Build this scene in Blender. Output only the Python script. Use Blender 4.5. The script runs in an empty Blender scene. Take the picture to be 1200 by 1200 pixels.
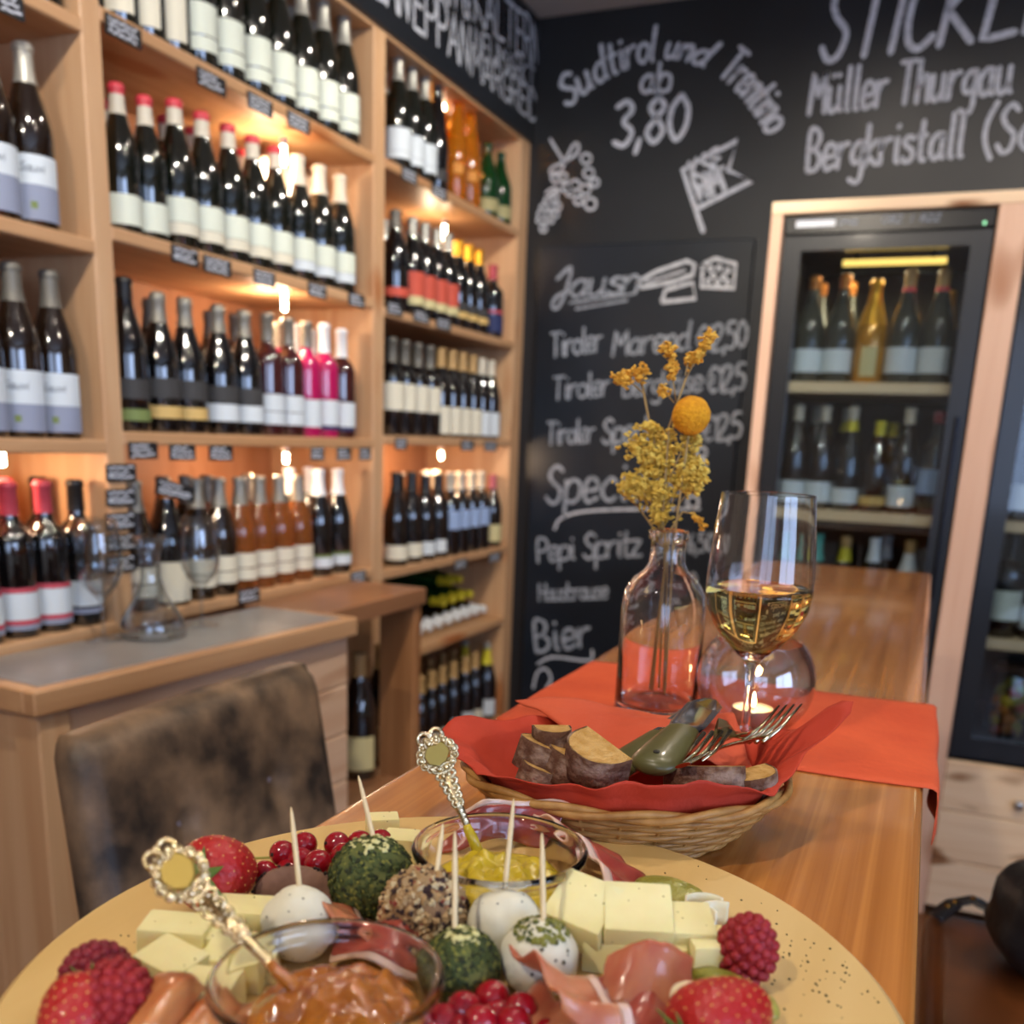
import bpy, bmesh, math, random
from mathutils import Vector, Matrix, noise
random.seed(7)
S = bpy.context.scene
COL = S.collection
PI = math.pi
# ------------------------------------------------------------------ camera
# principal point of the phone picture sits at pixel (600, 800): the square is the upper part of a 3:4 frame
FPX, CX, CY, CZ = 1140.0, 600.0, 800.0, 1.35
RM = Matrix(((0.919951, -0.129237, 0.370118), (0.390128, 0.208868, -0.896757), (0.038588, 0.969367, 0.242568)))
for _k in range(3):      # re-orthonormalise the rounded rows
    a = Vector(RM[0]).normalized(); b = Vector(RM[1]); b = (b - a * b.dot(a)).normalized(); c = a.cross(b)
    RM = Matrix((a, b, c))
cam_d = bpy.data.cameras.new('camera'); cam = bpy.data.objects.new('camera', cam_d); COL.objects.link(cam)
cam.matrix_world = Matrix.Translation((0, 0, CZ)) @ RM.to_4x4()
cam_d.sensor_fit = 'HORIZONTAL'; cam_d.sensor_width = 36.0; cam_d.lens = 36.0 * FPX / 1200.0
cam_d.shift_y = 200.0 / 1200.0; cam_d.clip_start = 0.02
cam_d.dof.use_dof = True; cam_d.dof.focus_distance = 0.62; cam_d.dof.aperture_fstop = 6.8
S.camera = cam
# ------------------------------------------------------------------ world, view
w = bpy.data.worlds.new('world'); S.world = w; w.use_nodes = True
w.node_tree.nodes['Background'].inputs[0].default_value = (0.75, 0.85, 1.0, 1)
w.node_tree.nodes['Background'].inputs[1].default_value = 0.25
S.view_settings.view_transform = 'Standard'; S.view_settings.look = 'None'; S.view_settings.gamma = 1.0
S.view_settings.use_curve_mapping = False
S.view_settings.exposure = -0.02
try: S.cycles.blur_glossy = 1.0
except Exception: pass

# ------------------------------------------------------------------ pixel -> point helpers (a pixel gives a ray; the distance comes from the plane it touches)
def ray(u, v): return RM @ Vector(((u - CX) / FPX, -(v - CY) / FPX, -1.0))
ORG = Vector((0, 0, CZ))
def PZ(u, v, z): d = ray(u, v); return ORG + d * ((z - CZ) / d.z)
def PX(u, v, x): d = ray(u, v); return ORG + d * (x / d.x)
def PY(u, v, y): d = ray(u, v); return ORG + d * (y / d.y)
def lean(p, u, v, L, far=True):
    d = ray(u, v).normalized(); o = ORG - p
    b = o.dot(d); c = o.dot(o) - L * L; D = b * b - c
    if D < 0: return ORG + d * (-b)
    return ORG + d * (-b + (math.sqrt(D) if far else -math.sqrt(D)))

# ------------------------------------------------------------------ materials
def lin(h):
    if isinstance(h, str):
        h = h.lstrip('#'); c = [int(h[i:i + 2], 16) / 255 for i in (0, 2, 4)]
    else: c = list(h)
    return tuple((x / 12.92 if x <= 0.04045 else ((x + 0.055) / 1.055) ** 2.4) for x in c) + (1,)
MATS = {}
def mat(name, col='#808080', rough=0.5, metal=0.0, trans=0.0, ior=1.45, coat=0.0, emit=None, estr=0.0, sss=0.0, sub=None, sheen=0.0,
        col2=None, scale=(8, 8, 8), detail=4, lo=0.35, hi=0.65, bump=0.0, bscale=60, spec=0.5, obj=True):
    if name in MATS: return MATS[name]
    m = bpy.data.materials.new(name); m.use_nodes = True; nt = m.node_tree; b = nt.nodes['Principled BSDF']
    b.inputs['Base Color'].default_value = lin(col); b.inputs['Roughness'].default_value = rough
    b.inputs['Metallic'].default_value = metal; b.inputs['Transmission Weight'].default_value = trans
    b.inputs['IOR'].default_value = ior; b.inputs['Coat Weight'].default_value = coat
    b.inputs['Coat Roughness'].default_value = 0.08
    b.inputs['Specular IOR Level'].default_value = spec
    if sss: b.inputs['Subsurface Weight'].default_value = sss; b.inputs['Subsurface Radius'].default_value = sub or (0.01, 0.005, 0.003); b.inputs['Subsurface Scale'].default_value = 1.0
    if emit: b.inputs['Emission Color'].default_value = lin(emit); b.inputs['Emission Strength'].default_value = estr
    tc = mp = None
    if col2 or bump:
        tc = nt.nodes.new('ShaderNodeTexCoord'); mp = nt.nodes.new('ShaderNodeMapping')
        nt.links.new(tc.outputs['Object'], mp.inputs[0])
    if col2:
        mp.inputs['Scale'].default_value = scale
        n = nt.nodes.new('ShaderNodeTexNoise'); n.inputs['Scale'].default_value = 1.0; n.inputs['Detail'].default_value = detail
        nt.links.new(mp.outputs[0], n.inputs['Vector'])
        r = nt.nodes.new('ShaderNodeValToRGB'); r.color_ramp.elements[0].position = lo; r.color_ramp.elements[1].position = hi
        r.color_ramp.elements[0].color = lin(col); r.color_ramp.elements[1].color = lin(col2)
        nt.links.new(n.outputs[0], r.inputs[0]); nt.links.new(r.outputs[0], b.inputs['Base Color'])
    if bump:
        n2 = nt.nodes.new('ShaderNodeTexNoise'); n2.inputs['Scale'].default_value = bscale; n2.inputs['Detail'].default_value = 3
        nt.links.new(tc.outputs['Object'], n2.inputs['Vector'])
        bp = nt.nodes.new('ShaderNodeBump'); bp.inputs['Strength'].default_value = bump; bp.inputs['Distance'].default_value = 0.01
        nt.links.new(n2.outputs[0], bp.inputs['Height']); nt.links.new(bp.outputs[0], b.inputs['Normal'])
    MATS[name] = m; return m
def wood(name, c1, c2, axis='Y', rough=0.5, coat=0.0, freq=28, knots=None, kt=(0.62, 0.74), ks=1.0):
    if name in MATS: return MATS[name]
    m = mat(name, c1, rough, coat=coat); nt = m.node_tree; b = nt.nodes['Principled BSDF']
    tc = nt.nodes.new('ShaderNodeTexCoord'); mp = nt.nodes.new('ShaderNodeMapping')
    sc = {'X': (1.2, freq, freq), 'Y': (freq, 1.2, freq), 'Z': (freq, freq, 1.2)}[axis]
    mp.inputs['Scale'].default_value = sc; nt.links.new(tc.outputs['Object'], mp.inputs[0])
    n = nt.nodes.new('ShaderNodeTexNoise'); n.inputs['Scale'].default_value = 1; n.inputs['Detail'].default_value = 5; n.inputs['Distortion'].default_value = 0.6
    nt.links.new(mp.outputs[0], n.inputs['Vector'])
    r = nt.nodes.new('ShaderNodeValToRGB'); r.color_ramp.elements[0].position = 0.3; r.color_ramp.elements[1].position = 0.7
    r.color_ramp.elements[0].color = lin(c1); r.color_ramp.elements[1].color = lin(c2)
    nt.links.new(n.outputs[0], r.inputs[0]); out = r.outputs[0]
    if knots:
        mp2 = nt.nodes.new('ShaderNodeMapping'); s2 = {'X': (3, 9, 9), 'Y': (9, 3, 9), 'Z': (9, 9, 3)}[axis]
        mp2.inputs['Scale'].default_value = [q * ks for q in s2]; nt.links.new(tc.outputs['Object'], mp2.inputs[0])
        v = nt.nodes.new('ShaderNodeTexNoise'); v.inputs['Scale'].default_value = 1.0; v.inputs['Detail'].default_value = 1
        nt.links.new(mp2.outputs[0], v.inputs['Vector'])
        r2 = nt.nodes.new('ShaderNodeValToRGB'); r2.color_ramp.elements[0].position = kt[0]; r2.color_ramp.elements[1].position = kt[1]
        r2.color_ramp.elements[0].color = (0, 0, 0, 1); r2.color_ramp.elements[1].color = (1, 1, 1, 1)
        nt.links.new(v.outputs[0], r2.inputs[0])
        mx = nt.nodes.new('ShaderNodeMixRGB'); mx.inputs[2].default_value = lin(knots)
        nt.links.new(r2.outputs[0], mx.inputs[0]); nt.links.new(out, mx.inputs[1]); out = mx.outputs[0]
    nt.links.new(out, b.inputs['Base Color'])
    bp = nt.nodes.new('ShaderNodeBump'); bp.inputs['Strength'].default_value = 0.08; bp.inputs['Distance'].default_value = 0.005
    nt.links.new(n.outputs[0], bp.inputs['Height']); nt.links.new(bp.outputs[0], b.inputs['Normal'])
    return m
def thin_glass(name, tint='#ffffff', strength=1.0, pw=4.0, base=0.045):
    if name in MATS: return MATS[name]
    m = bpy.data.materials.new(name); m.use_nodes = True; nt = m.node_tree; nt.nodes.clear()
    o = nt.nodes.new('ShaderNodeOutputMaterial'); t = nt.nodes.new('ShaderNodeBsdfTransparent'); g = nt.nodes.new('ShaderNodeBsdfGlossy')
    t.inputs[0].default_value = lin(tint); g.inputs['Roughness'].default_value = 0.02
    f = nt.nodes.new('ShaderNodeLayerWeight'); f.inputs[0].default_value = 0.5     # Schlick: same from both sides of the thin wall
    pw_ = nt.nodes.new('ShaderNodeMath'); pw_.operation = 'POWER'; pw_.inputs[1].default_value = pw
    mm = nt.nodes.new('ShaderNodeMath'); mm.operation = 'MULTIPLY_ADD'; mm.inputs[1].default_value = 0.75 * strength; mm.inputs[2].default_value = base; mm.use_clamp = True
    mx = nt.nodes.new('ShaderNodeMixShader')
    nt.links.new(f.outputs['Facing'], pw_.inputs[0]); nt.links.new(pw_.outputs[0], mm.inputs[0]); nt.links.new(mm.outputs[0], mx.inputs[0]); nt.links.new(t.outputs[0], mx.inputs[1]); nt.links.new(g.outputs[0], mx.inputs[2])
    nt.links.new(mx.outputs[0], o.inputs[0]); MATS[name] = m; return m
def emis(name, col, s):
    if name in MATS: return MATS[name]
    m = bpy.data.materials.new(name); m.use_nodes = True; nt = m.node_tree; nt.nodes.clear()
    o = nt.nodes.new('ShaderNodeOutputMaterial'); e = nt.nodes.new('ShaderNodeEmission'); e.inputs[0].default_value = lin(col); e.inputs[1].default_value = s
    nt.links.new(e.outputs[0], o.inputs[0]); MATS[name] = m; return m

# ------------------------------------------------------------------ mesh helpers
class MB:
    def __init__(s): s.v = []; s.f = []
    def add(s, vs, fs):
        o = len(s.v); s.v += [tuple(p) for p in vs]; s.f += [tuple(i + o for i in f) for f in fs]; return s
    def box(s, x0, x1, y0, y1, z0, z1, M=None):
        vs = [Vector(p) for p in ((x0, y0, z0), (x1, y0, z0), (x1, y1, z0), (x0, y1, z0), (x0, y0, z1), (x1, y0, z1), (x1, y1, z1), (x0, y1, z1))]
        if M: vs = [M @ p for p in vs]
        return s.add(vs, [(0, 3, 2, 1), (4, 5, 6, 7), (0, 1, 5, 4), (1, 2, 6, 5), (2, 3, 7, 6), (3, 0, 4, 7)])
    def lathe(s, prof, n=24, M=None, cap=True, sx=1.0, sy=1.0):
        vs = []; fs = []
        for (r, z) in prof:
            for k in range(n):
                a = 2 * PI * k / n; vs.append(Vector((r * sx * math.cos(a), r * sy * math.sin(a), z)))
        for i in range(len(prof) - 1):
            for k in range(n):
                k2 = (k + 1) % n; fs.append((i * n + k, i * n + k2, (i + 1) * n + k2, (i + 1) * n + k))
        if cap:
            fs.append(tuple(range(n - 1, -1, -1))); fs.append(tuple((len(prof) - 1) * n + k for k in range(n)))
        if M: vs = [M @ p for p in vs]
        return s.add(vs, fs)
    def tube(s, pts, rad, n=8, closed=False, cap=True):
        pts = [Vector(p) for p in pts]; m = len(pts)
        rr = rad if isinstance(rad, (list, tuple)) else [rad] * m
        vs = []; fs = []; up = None
        for i in range(m):
            if closed: t = pts[(i + 1) % m] - pts[i - 1]
            else: t = pts[min(i + 1, m - 1)] - pts[max(i - 1, 0)]
            t = t.normalized() if t.length > 1e-9 else Vector((0, 0, 1))
            if up is None: up = Vector((0, 0, 1)) if abs(t.z) < 0.9 else Vector((1, 0, 0))
            a = t.cross(up); a = a.normalized() if a.length > 1e-6 else t.orthogonal().normalized()
            b = a.cross(t).normalized(); up = b
            for k in range(n):
                q = 2 * PI * k / n; vs.append(pts[i] + (a * math.cos(q) + b * math.sin(q)) * rr[i])
        for i in range(m if closed else m - 1):
            j = (i + 1) % m
            for k in range(n):
                k2 = (k + 1) % n; fs.append((i * n + k, i * n + k2, j * n + k2, j * n + k))
        if cap and not closed:
            fs.append(tuple(range(n - 1, -1, -1))); fs.append(tuple((m - 1) * n + k for k in range(n)))
        return s.add(vs, fs)
    def sphere(s, c, r, nu=12, nv=8, M=None, sc=(1, 1, 1), fn=None):
        c = Vector(c); vs = []; fs = []
        for j in range(1, nv):
            th = PI * j / nv
            for k in range(nu):
                a = 2 * PI * k / nu; d = Vector((math.sin(th) * math.cos(a), math.sin(th) * math.sin(a), math.cos(th)))
                q = r * (fn(d) if fn else 1.0); p = Vector((d.x * sc[0], d.y * sc[1], d.z * sc[2])) * q
                vs.append(c + (M @ p if M else p))
        for dz in (1, -1):
            d = Vector((0, 0, dz)); q = r * (fn(d) if fn else 1.0); p = Vector((0, 0, dz * sc[2])) * q; vs.append(c + (M @ p if M else p))
        for j in range(nv - 2):
            for k in range(nu):
                k2 = (k + 1) % nu; fs.append((j * nu + k, (j + 1) * nu + k, (j + 1) * nu + k2, j * nu + k2))
        t = (nv - 1) * nu
        for k in range(nu):
            k2 = (k + 1) % nu; fs.append((t, k, k2)); fs.append((t + 1, (nv - 2) * nu + k2, (nv - 2) * nu + k))
        return s.add(vs, fs)
    def octa(s, c, r, M=None, sc=(1, 1, 1)):
        c = Vector(c); vs = [Vector(p) for p in ((1, 0, 0), (-1, 0, 0), (0, 1, 0), (0, -1, 0), (0, 0, 1), (0, 0, -1))]
        vs = [Vector((p.x * sc[0], p.y * sc[1], p.z * sc[2])) * r for p in vs]
        if M: vs = [M @ p for p in vs]
        return s.add([c + p for p in vs], [(0, 2, 4), (2, 1, 4), (1, 3, 4), (3, 0, 4), (2, 0, 5), (1, 2, 5), (3, 1, 5), (0, 3, 5)])
    def grid(s, nu, nv, fn, thick=0.0):
        P = [[Vector(fn(i / nu, j / nv)) for j in range(nv + 1)] for i in range(nu + 1)]
        vs = [P[i][j] for i in range(nu + 1) for j in range(nv + 1)]; W = nv + 1
        fs = [(i * W + j, (i + 1) * W + j, (i + 1) * W + j + 1, i * W + j + 1) for i in range(nu) for j in range(nv)]
        if thick:
            N = []
            for i in range(nu + 1):
                for j in range(nv + 1):
                    a = P[min(i + 1, nu)][j] - P[max(i - 1, 0)][j]; b = P[i][min(j + 1, nv)] - P[i][max(j - 1, 0)]
                    q = a.cross(b); N.append(q.normalized() if q.length > 1e-12 else Vector((0, 0, 1)))
            n0 = len(vs); vs = vs + [p - q * thick for p, q in zip(vs, N)]
            fs = fs + [tuple(n0 + i for i in reversed(f)) for f in fs[:]]
            for i in range(nu):
                for j in (0, nv):
                    a, b = i * W + j, (i + 1) * W + j
                    fs.append((a, b, b + n0, a + n0) if j else (b, a, a + n0, b + n0))
            for j in range(nv):
                for i in (0, nu):
                    a, b = i * W + j, i * W + j + 1
                    fs.append((b, a, a + n0, b + n0) if i else (a, b, b + n0, a + n0))
        return s.add(vs, fs)
    def mesh(s, name, m=None, smooth=False, sharp=None, bevel=0.0, seg=2):
        me = bpy.data.meshes.new(name); me.from_pydata(s.v, [], s.f)
        bm = bmesh.new(); bm.from_mesh(me)
        bmesh.ops.recalc_face_normals(bm, faces=bm.faces)
        if bevel: bmesh.ops.bevel(bm, geom=list(bm.edges), offset=bevel, segments=seg, affect='EDGES', profile=0.6)
        if sharp is not None:
            for e in bm.edges:
                if len(e.link_faces) == 2 and e.calc_face_angle(0) > sharp: e.smooth = False
        bm.to_mesh(me); bm.free()
        if smooth:
            for p in me.polygons: p.use_smooth = True
        if m: me.materials.append(m)
        me.update(); return me
def link(name, me, parent=None):
    o = bpy.data.objects.new(name, me); COL.objects.link(o)
    if parent: o.parent = parent
    return o
def tag(o, label=None, cat=None, group=None, kind=None):
    if label: o['label'] = label
    if cat: o['category'] = cat
    if group: o['group'] = group
    if kind: o['kind'] = kind
    return o
def part(name, mb, m, parent=None, smooth=False, sharp=None, bevel=0.0, seg=2, label=None, kind=None):
    o = link(name, mb.mesh(name, m, smooth, sharp, bevel, seg), parent)
    return tag(o, label, kind=kind)
def thing(name, label, cat, loc=(0, 0, 0), rotz=0.0, group=None, rot=None):
    o = bpy.data.objects.new(name, None); o.empty_display_size = 0.02; COL.objects.link(o)
    o.location = loc; o.rotation_euler = rot if rot else (0, 0, rotz)
    return tag(o, label, cat, group)
def struct(name, mb, m, parent=None, **k):
    o = part(name, mb, m, parent, **k)
    o['kind'] = 'structure'; return o
def bb(*a): return MB().box(*a)
def align(d, roll=0.0):
    return Vector(d).to_track_quat('Z', 'Y').to_matrix().to_4x4() @ Matrix.Rotation(roll, 4, 'Z')
R = random.uniform

# ------------------------------------------------------------------ chalk handwriting: a single-stroke alphabet
GL = {
 'a': '5,5 3,6 .5,4 .8,1 3,0 5,2/5,6 5,1 6,0', 'b': '0,10 0,0/0,3 2,6 5,5 5,1 2.5,0 0,1', 'c': '5,5 3,6 .5,4 .5,1.5 3,0 5,1',
 'd': '5,5 3,6 .5,4 .8,1 3,0 5,2/5.5,11 5,2 6,0', 'e': '.5,3 5,3.5 4,6 1.5,6 .3,3 1.5,0 5,1', 'g': '5,5 3,6 .5,4 .8,1.5 3,1 5,3/5,6 5,-2 3,-4 0,-3',
 'h': '0,10 0,0/0,3 2,6 4,5.5 4.5,0', 'i': '1,6 1,1 2,0/1,8.6 1.2,9', 'k': '0,10 0,0/4,6 .3,3 4.5,0', 'l': '1,10.5 1,1 2.2,0',
 'n': '0,6 0,0/0,3 2,6 4,5.5 4.5,0', 'o': '3,6 .5,4.5 .5,1.5 3,0 5.3,1.5 5.3,4.5 3,6', 'p': '0,6 0,-4/0,4 2,6 5,5 5,1.5 2.5,0 0,1',
 'r': '0,6 0,0/0,3 1.5,5.5 4,6', 's': '4.5,5.5 2,6 .5,4.5 4,2.5 4,.5 1.5,0 0,1', 't': '1.5,9.5 1.5,1 3.5,0/0,6 3.5,6',
 'u': '0,6 .3,1 2.5,0 4.5,2/4.5,6 4.7,1 5.8,0', 'z': '!0,6 4.5,6 0,0 5,0', 'v': '!0,6 2.2,0 4.6,6', 'w': '!0,6 1.5,0 3,5 4.5,0 6,6',
 '1': '!.5,8 2.5,10 2.5,0', '2': '0,8 2,10 5,9 4.5,6 0,0 5.5,0', '3': '0,9 3,10 5,8 2.5,5.5 5.5,3 3.5,0 0,1', '5': '5,10 1,10 .7,6 3,6.5 5.5,4 4,.3 .3,.7',
 '6': '4.5,10 1,6 .7,2 3,0 5.3,2 4,5 1,4', '8': '3,10 .8,8 3,5.5 5.5,2.5 3,0 .5,2.5 3,5.5 5.2,8 3,10', '0': '3,10 .5,7 .5,3 3,0 5.5,3 5.5,7 3,10',
 ',': '!1.2,1 .3,-2', '(': '3,11 .5,7 .5,3 3,-1', '€': '6,9 4,10 1.5,7 1.5,3 4,0 6,1/0,6 4.5,6/0,4 4.5,4', '|': '!0,9 0,0',
 'S': '5.5,8.6 3.2,10 .8,8 2,5.8 5,3.5 4.3,.6 2,0 0,1.8', 'T': '!0,10 6.5,10/!3.2,10 3,0', 'I': '!1,10 .6,0', 'C': '6,9 3.5,10 .5,6.5 1,1.5 3.5,0 6,1.5',
 'K': '!.5,10 0,0/!5.5,10 .4,4.5 6,0', 'L': '!1,10 .5,0 6,.4', 'M': '!0,0 .8,10 3.5,4 6.2,10 7,0', 'B': '.3,0 .3,10 3.5,10 4.8,8 3,5.5 .5,5.3/3,5.5 5.5,3 4,.3 .3,0',
 'J': '0,7 4,11 4,1 2.5,-4 .3,-3 1.5,.5 5,2', 'P': '.3,0 .3,10 4,10 5.5,7.5 4,5 .5,4.8', 'A': '!0,0 3,10 6,0/!1.2,3.5 4.8,3.5', 'N': '!0,0 .5,10 5,0 5.5,10',
 'E': '!5,10 .3,10 .3,0 5.2,0/!.3,5.2 4.3,5.2', 'G': '6,8.5 3.5,10 .5,6.5 1,1.5 3.5,0 6,2 6,4.5 3.8,4.5', 'R': '.3,0 .3,10 4,10 5.3,7.5 4,5.2 .5,5/!2.5,5 5.8,0',
 'D': '.3,0 .3,10 3,10 6,6.5 5.5,2 3,0 .3,0', 'U': '0,10 .3,2 3,0 5.5,2 5.7,10', 'O': '3,10 .5,7 .5,3 3,0 5.8,3 5.8,7 3,10', 'H': '!0,10 0,0/!5.5,10 5.5,0/!0,5 5.5,5',
 '&': '5.5,0 1.5,6.5 2,9.5 4,9.5 4,7 .5,3 1,.3 3,0 5.5,3.5', 'W': '!0,10 1.8,0 3.5,7 5.2,0 7,10', 'Z': '!0,10 5.5,10 0,0 6,0',
}
GL['ü'] = GL['u'] + '/1.2,8.6 1.3,9/3.7,8.6 3.8,9'; GL['ä'] = GL['a'] + '/1.5,8.6 1.6,9/4,8.6 4.1,9'
def smooth2(pts, n=5):
    out = []
    for i in range(len(pts) - 1):
        p0 = pts[max(i - 1, 0)]; p1 = pts[i]; p2 = pts[i + 1]; p3 = pts[min(i + 2, len(pts) - 1)]
        for k in range(n):
            t = k / n
            out.append(tuple(0.5 * (2 * p1[j] + (p2[j] - p0[j]) * t + (2 * p0[j] - 5 * p1[j] + 4 * p2[j] - p3[j]) * t * t + (3 * p1[j] - p0[j] - 3 * p2[j] + p3[j]) * t ** 3) for j in (0, 1)))
    out.append(tuple(pts[-1])); return out
def strokes_of(text, gap=1.6, slant=0.12):
    x = 0.0; st = []
    for ch in text:
        if ch == ' ': x += 4.0; continue
        g = GL.get(ch)
        if not g: continue
        mx = 0.0
        for s in g.split('/'):
            straight = s.startswith('!'); s = s.lstrip('!')
            p = [tuple(float(q) for q in a.split(',')) for a in s.split()]
            mx = max(mx, max(a[0] for a in p))
            p = [(a[0] + x + a[1] * slant, a[1]) for a in p]
            if straight:
                q = []
                for i in range(len(p) - 1):
                    for k in range(4): q.append((p[i][0] + (p[i + 1][0] - p[i][0]) * k / 4, p[i][1] + (p[i + 1][1] - p[i][1]) * k / 4))
                q.append(p[-1]); p = q
            else: p = smooth2(p) if len(p) > 2 else p
            st.append(p)
        x += mx + gap
    return st, max(x - gap, 1.0)
def ribbon(mb, pts2, wdt, fn):
    """flat stroke of width wdt in 2-D, mapped by fn(x, y) to 3-D, with pointed round ends"""
    n = len(pts2); L = []; Rr = []
    for i in range(n):
        a = pts2[max(i - 1, 0)]; b = pts2[min(i + 1, n - 1)]
        dx, dy = b[0] - a[0], b[1] - a[1]; l = math.hypot(dx, dy) or 1.0
        nx, ny = -dy / l * wdt / 2, dx / l * wdt / 2
        L.append((pts2[i][0] + nx, pts2[i][1] + ny)); Rr.append((pts2[i][0] - nx, pts2[i][1] - ny))
    def cap(i, j):
        dx, dy = pts2[i][0] - pts2[j][0], pts2[i][1] - pts2[j][1]; l = math.hypot(dx, dy) or 1.0
        return (pts2[i][0] + dx / l * wdt / 2, pts2[i][1] + dy / l * wdt / 2)
    c0, c1 = cap(0, min(1, n - 1)), cap(n - 1, max(n - 2, 0))
    vs = [fn(*p) for p in L] + [fn(*p) for p in Rr] + [fn(*c0), fn(*c1)]
    fs = [(i, i + 1, n + i + 1, n + i) for i in range(n - 1)] + [(2 * n, 0, n), (2 * n + 1, 2 * n - 1, n - 1)]
    mb.add(vs, fs)
CHALK = mat('chalk', '#c9ccd4', 0.95, col2='#8f949c', scale=(90, 90, 90), lo=0.45, hi=0.75)
def write(text, base_px, plane, capm, normal, parent, wd=0.13, slant=0.12, gap=1.6, off=0.0015, m=None, name='chalk_lettering'):
    """handwriting along a baseline given by 2 or 3 pixels on a wall plane; capm = capital height in metres"""
    P = [plane(*p) for p in base_px]
    if len(P) == 2: P = [P[0], (P[0] + P[1]) / 2, P[1]]
    else: P = [P[0], P[1] * 2 - (P[0] + P[2]) / 2, P[2]]
    n = Vector(normal); st, W = strokes_of(text, gap, slant); mb = MB(); k = capm / 10.0
    def fn(x, y):
        t = x / W; p = P[0] * (1 - t) ** 2 + P[1] * 2 * t * (1 - t) + P[2] * t * t
        e = ((P[1] - P[0]) * (1 - t) + (P[2] - P[1]) * t).normalized()
        return p + n.cross(e) * (y * k) + n * off
    # stroke width in metres is the same along and across: work in glyph units, x scaled by the fitted length
    L = (P[2] - P[0]).length; sx = L / W
    for s in st:
        q = [(a * sx, b * k) for a, b in s]
        ribbon(mb, q, capm * wd, lambda x, y: fn(x / sx, y / k))
    return part(name, mb, m or CHALK, parent)
def draw(lines_px, plane, width, normal, parent, off=0.0015, smooth=False, m=None, name='chalk_drawing'):
    mb = MB(); n = Vector(normal); up = Vector((0, 0, 1)); e1 = up.cross(n)
    o = plane(*lines_px[0][0])
    for ln in lines_px:
        q = [((plane(*p) - o).dot(e1), (plane(*p) - o).dot(up)) for p in ln]
        if smooth and len(q) > 2: q = smooth2(q, 4)
        ribbon(mb, q, width, lambda x, y: o + e1 * x + up * y + n * off)
    return part(name, mb, m or CHALK, parent)

# ------------------------------------------------------------------ lights of the place
XS, YW = -1.5, 3.61            # shelf front plane, back wall
CEIL = 1.445 + CZ
LAMP_WARM = (1.0, 0.86, 0.68)
def downlight(x, y, power, aim, angle=75, label='', blend=0.6, col=LAMP_WARM, rl=0.0095):
    t = thing('ceiling_downlight', label, 'light', (x, y, CEIL), group='recessed ceiling downlights')
    part('trim_ring', MB().lathe([(0.036, -0.001), (0.05, -0.001), (0.05, -0.012), (0.036, -0.012), (0.036, -0.001)], 24, cap=False), mat('white_metal', '#d8d8d8', 0.4), t, smooth=True, sharp=0.6)
    part('reflector', MB().lathe([(0.0355, -0.002), (0.0355, -0.010), (0.021, -0.003), (0.021, -0.002)], 24, cap=False), mat('brushed_steel', '#b9b9bb', 0.3, 1.0), t, smooth=True)
    part('lens', MB().lathe([(rl, -0.002), (rl, -0.008)], 20), emis('lamp_lens', '#fff0dc', 5200), t)
    l = bpy.data.lights.new('downlight', 'SPOT'); l.energy = power; l.color = col; l.spot_size = math.radians(angle); l.spot_blend = blend; l.shadow_soft_size = 0.03
    o = bpy.data.objects.new('downlight_lamp', l); COL.objects.link(o); o.parent = t; o.location = (0, 0, -0.03)
    d = Vector(aim) - Vector((x, y, CEIL - 0.03)); o.rotation_euler = d.to_track_quat('-Z', 'Y').to_euler()
downlight(-0.02, 1.12, 9, (-0.18, 0.45, 1.1), 70, 'round recessed ceiling downlight above the bar table runner', rl=0.0078)
downlight(-0.55, 0.55, 60, (-1.5, 2.0, 1.5), 95, 'round recessed ceiling downlight aimed at the bottle shelves', col=(1.0, 0.93, 0.82))
downlight(-0.35, 2.3, 60, (-1.5, 3.0, 1.3), 95, 'round recessed ceiling downlight near the corner of the shelves', col=(1.0, 0.93, 0.82))
downlight(0.55, 1.3, 52, (0.3, 3.0, 1.2), 90, 'round recessed ceiling downlight in front of the wine fridges')
downlight(-0.6, -0.9, 58, (-0.9, 0.8, 0.9), 110, 'round recessed ceiling downlight behind the bar seats')

# ------------------------------------------------------------------ the room
PINE_Y = wood('pine_along', '#b5875c', '#cba178', 'Y', 0.45, freq=22, knots='#a8683a')
PINE_Z = wood('pine_upright', '#bd9066', '#d0a981', 'Z', 0.45, freq=22, knots='#ab6c3e')
PINE_X = wood('pine_across', '#b5875c', '#cba178', 'X', 0.45, freq=22)
PINE_BACK = wood('pine_back_panel', '#a8714b', '#bb8660', 'Z', 0.55, freq=14, knots='#95592f')
BLACKB = mat('chalkboard_paint', '#17191d', 0.40, col2='#1f2329', scale=(3, 3, 3), lo=0.3, hi=0.8)
floor = struct('floor', bb(-2.0, 3.0, -2.6, 3.75, -0.05, 0.0), wood('floor_boards', '#5b3a22', '#7a5030', 'Y', 0.4, freq=10))
ceil = struct('ceiling', bb(-2.0, 3.0, -2.6, 3.75, CEIL, CEIL + 0.05), mat('ceiling_paint', '#b5b3ae', 0.9))
wall_back = struct('wall_back', bb(-2.0, 3.0, YW, YW + 0.1, 0, CEIL), BLACKB)
struct('wall_left', bb(-2.0, -1.9, -2.6, YW, 0, CEIL), mat('plaster_warm', '#b59a7c', 0.9))
PLAS = mat('plaster_cream', '#cfc5b4', 0.9)
struct('wall_right', MB().box(2.9, 3.0, -2.6, -1.9, 0, CEIL).box(2.9, 3.0, 0.5, 3.75, 0, CEIL).box(2.9, 3.0, -1.9, 0.5, 0, 0.9).box(2.9, 3.0, -1.9, 0.5, 2.4, CEIL), PLAS)
struct('wall_rear', MB().box(-2.0, 0.25, -2.6, -2.5, 0, CEIL).box(1.95, 3.0, -2.6, -2.5, 0, CEIL).box(0.25, 1.95, -2.6, -2.5, 0, 0.9).box(0.25, 1.95, -2.6, -2.5, 2.4, CEIL), PLAS)
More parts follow.
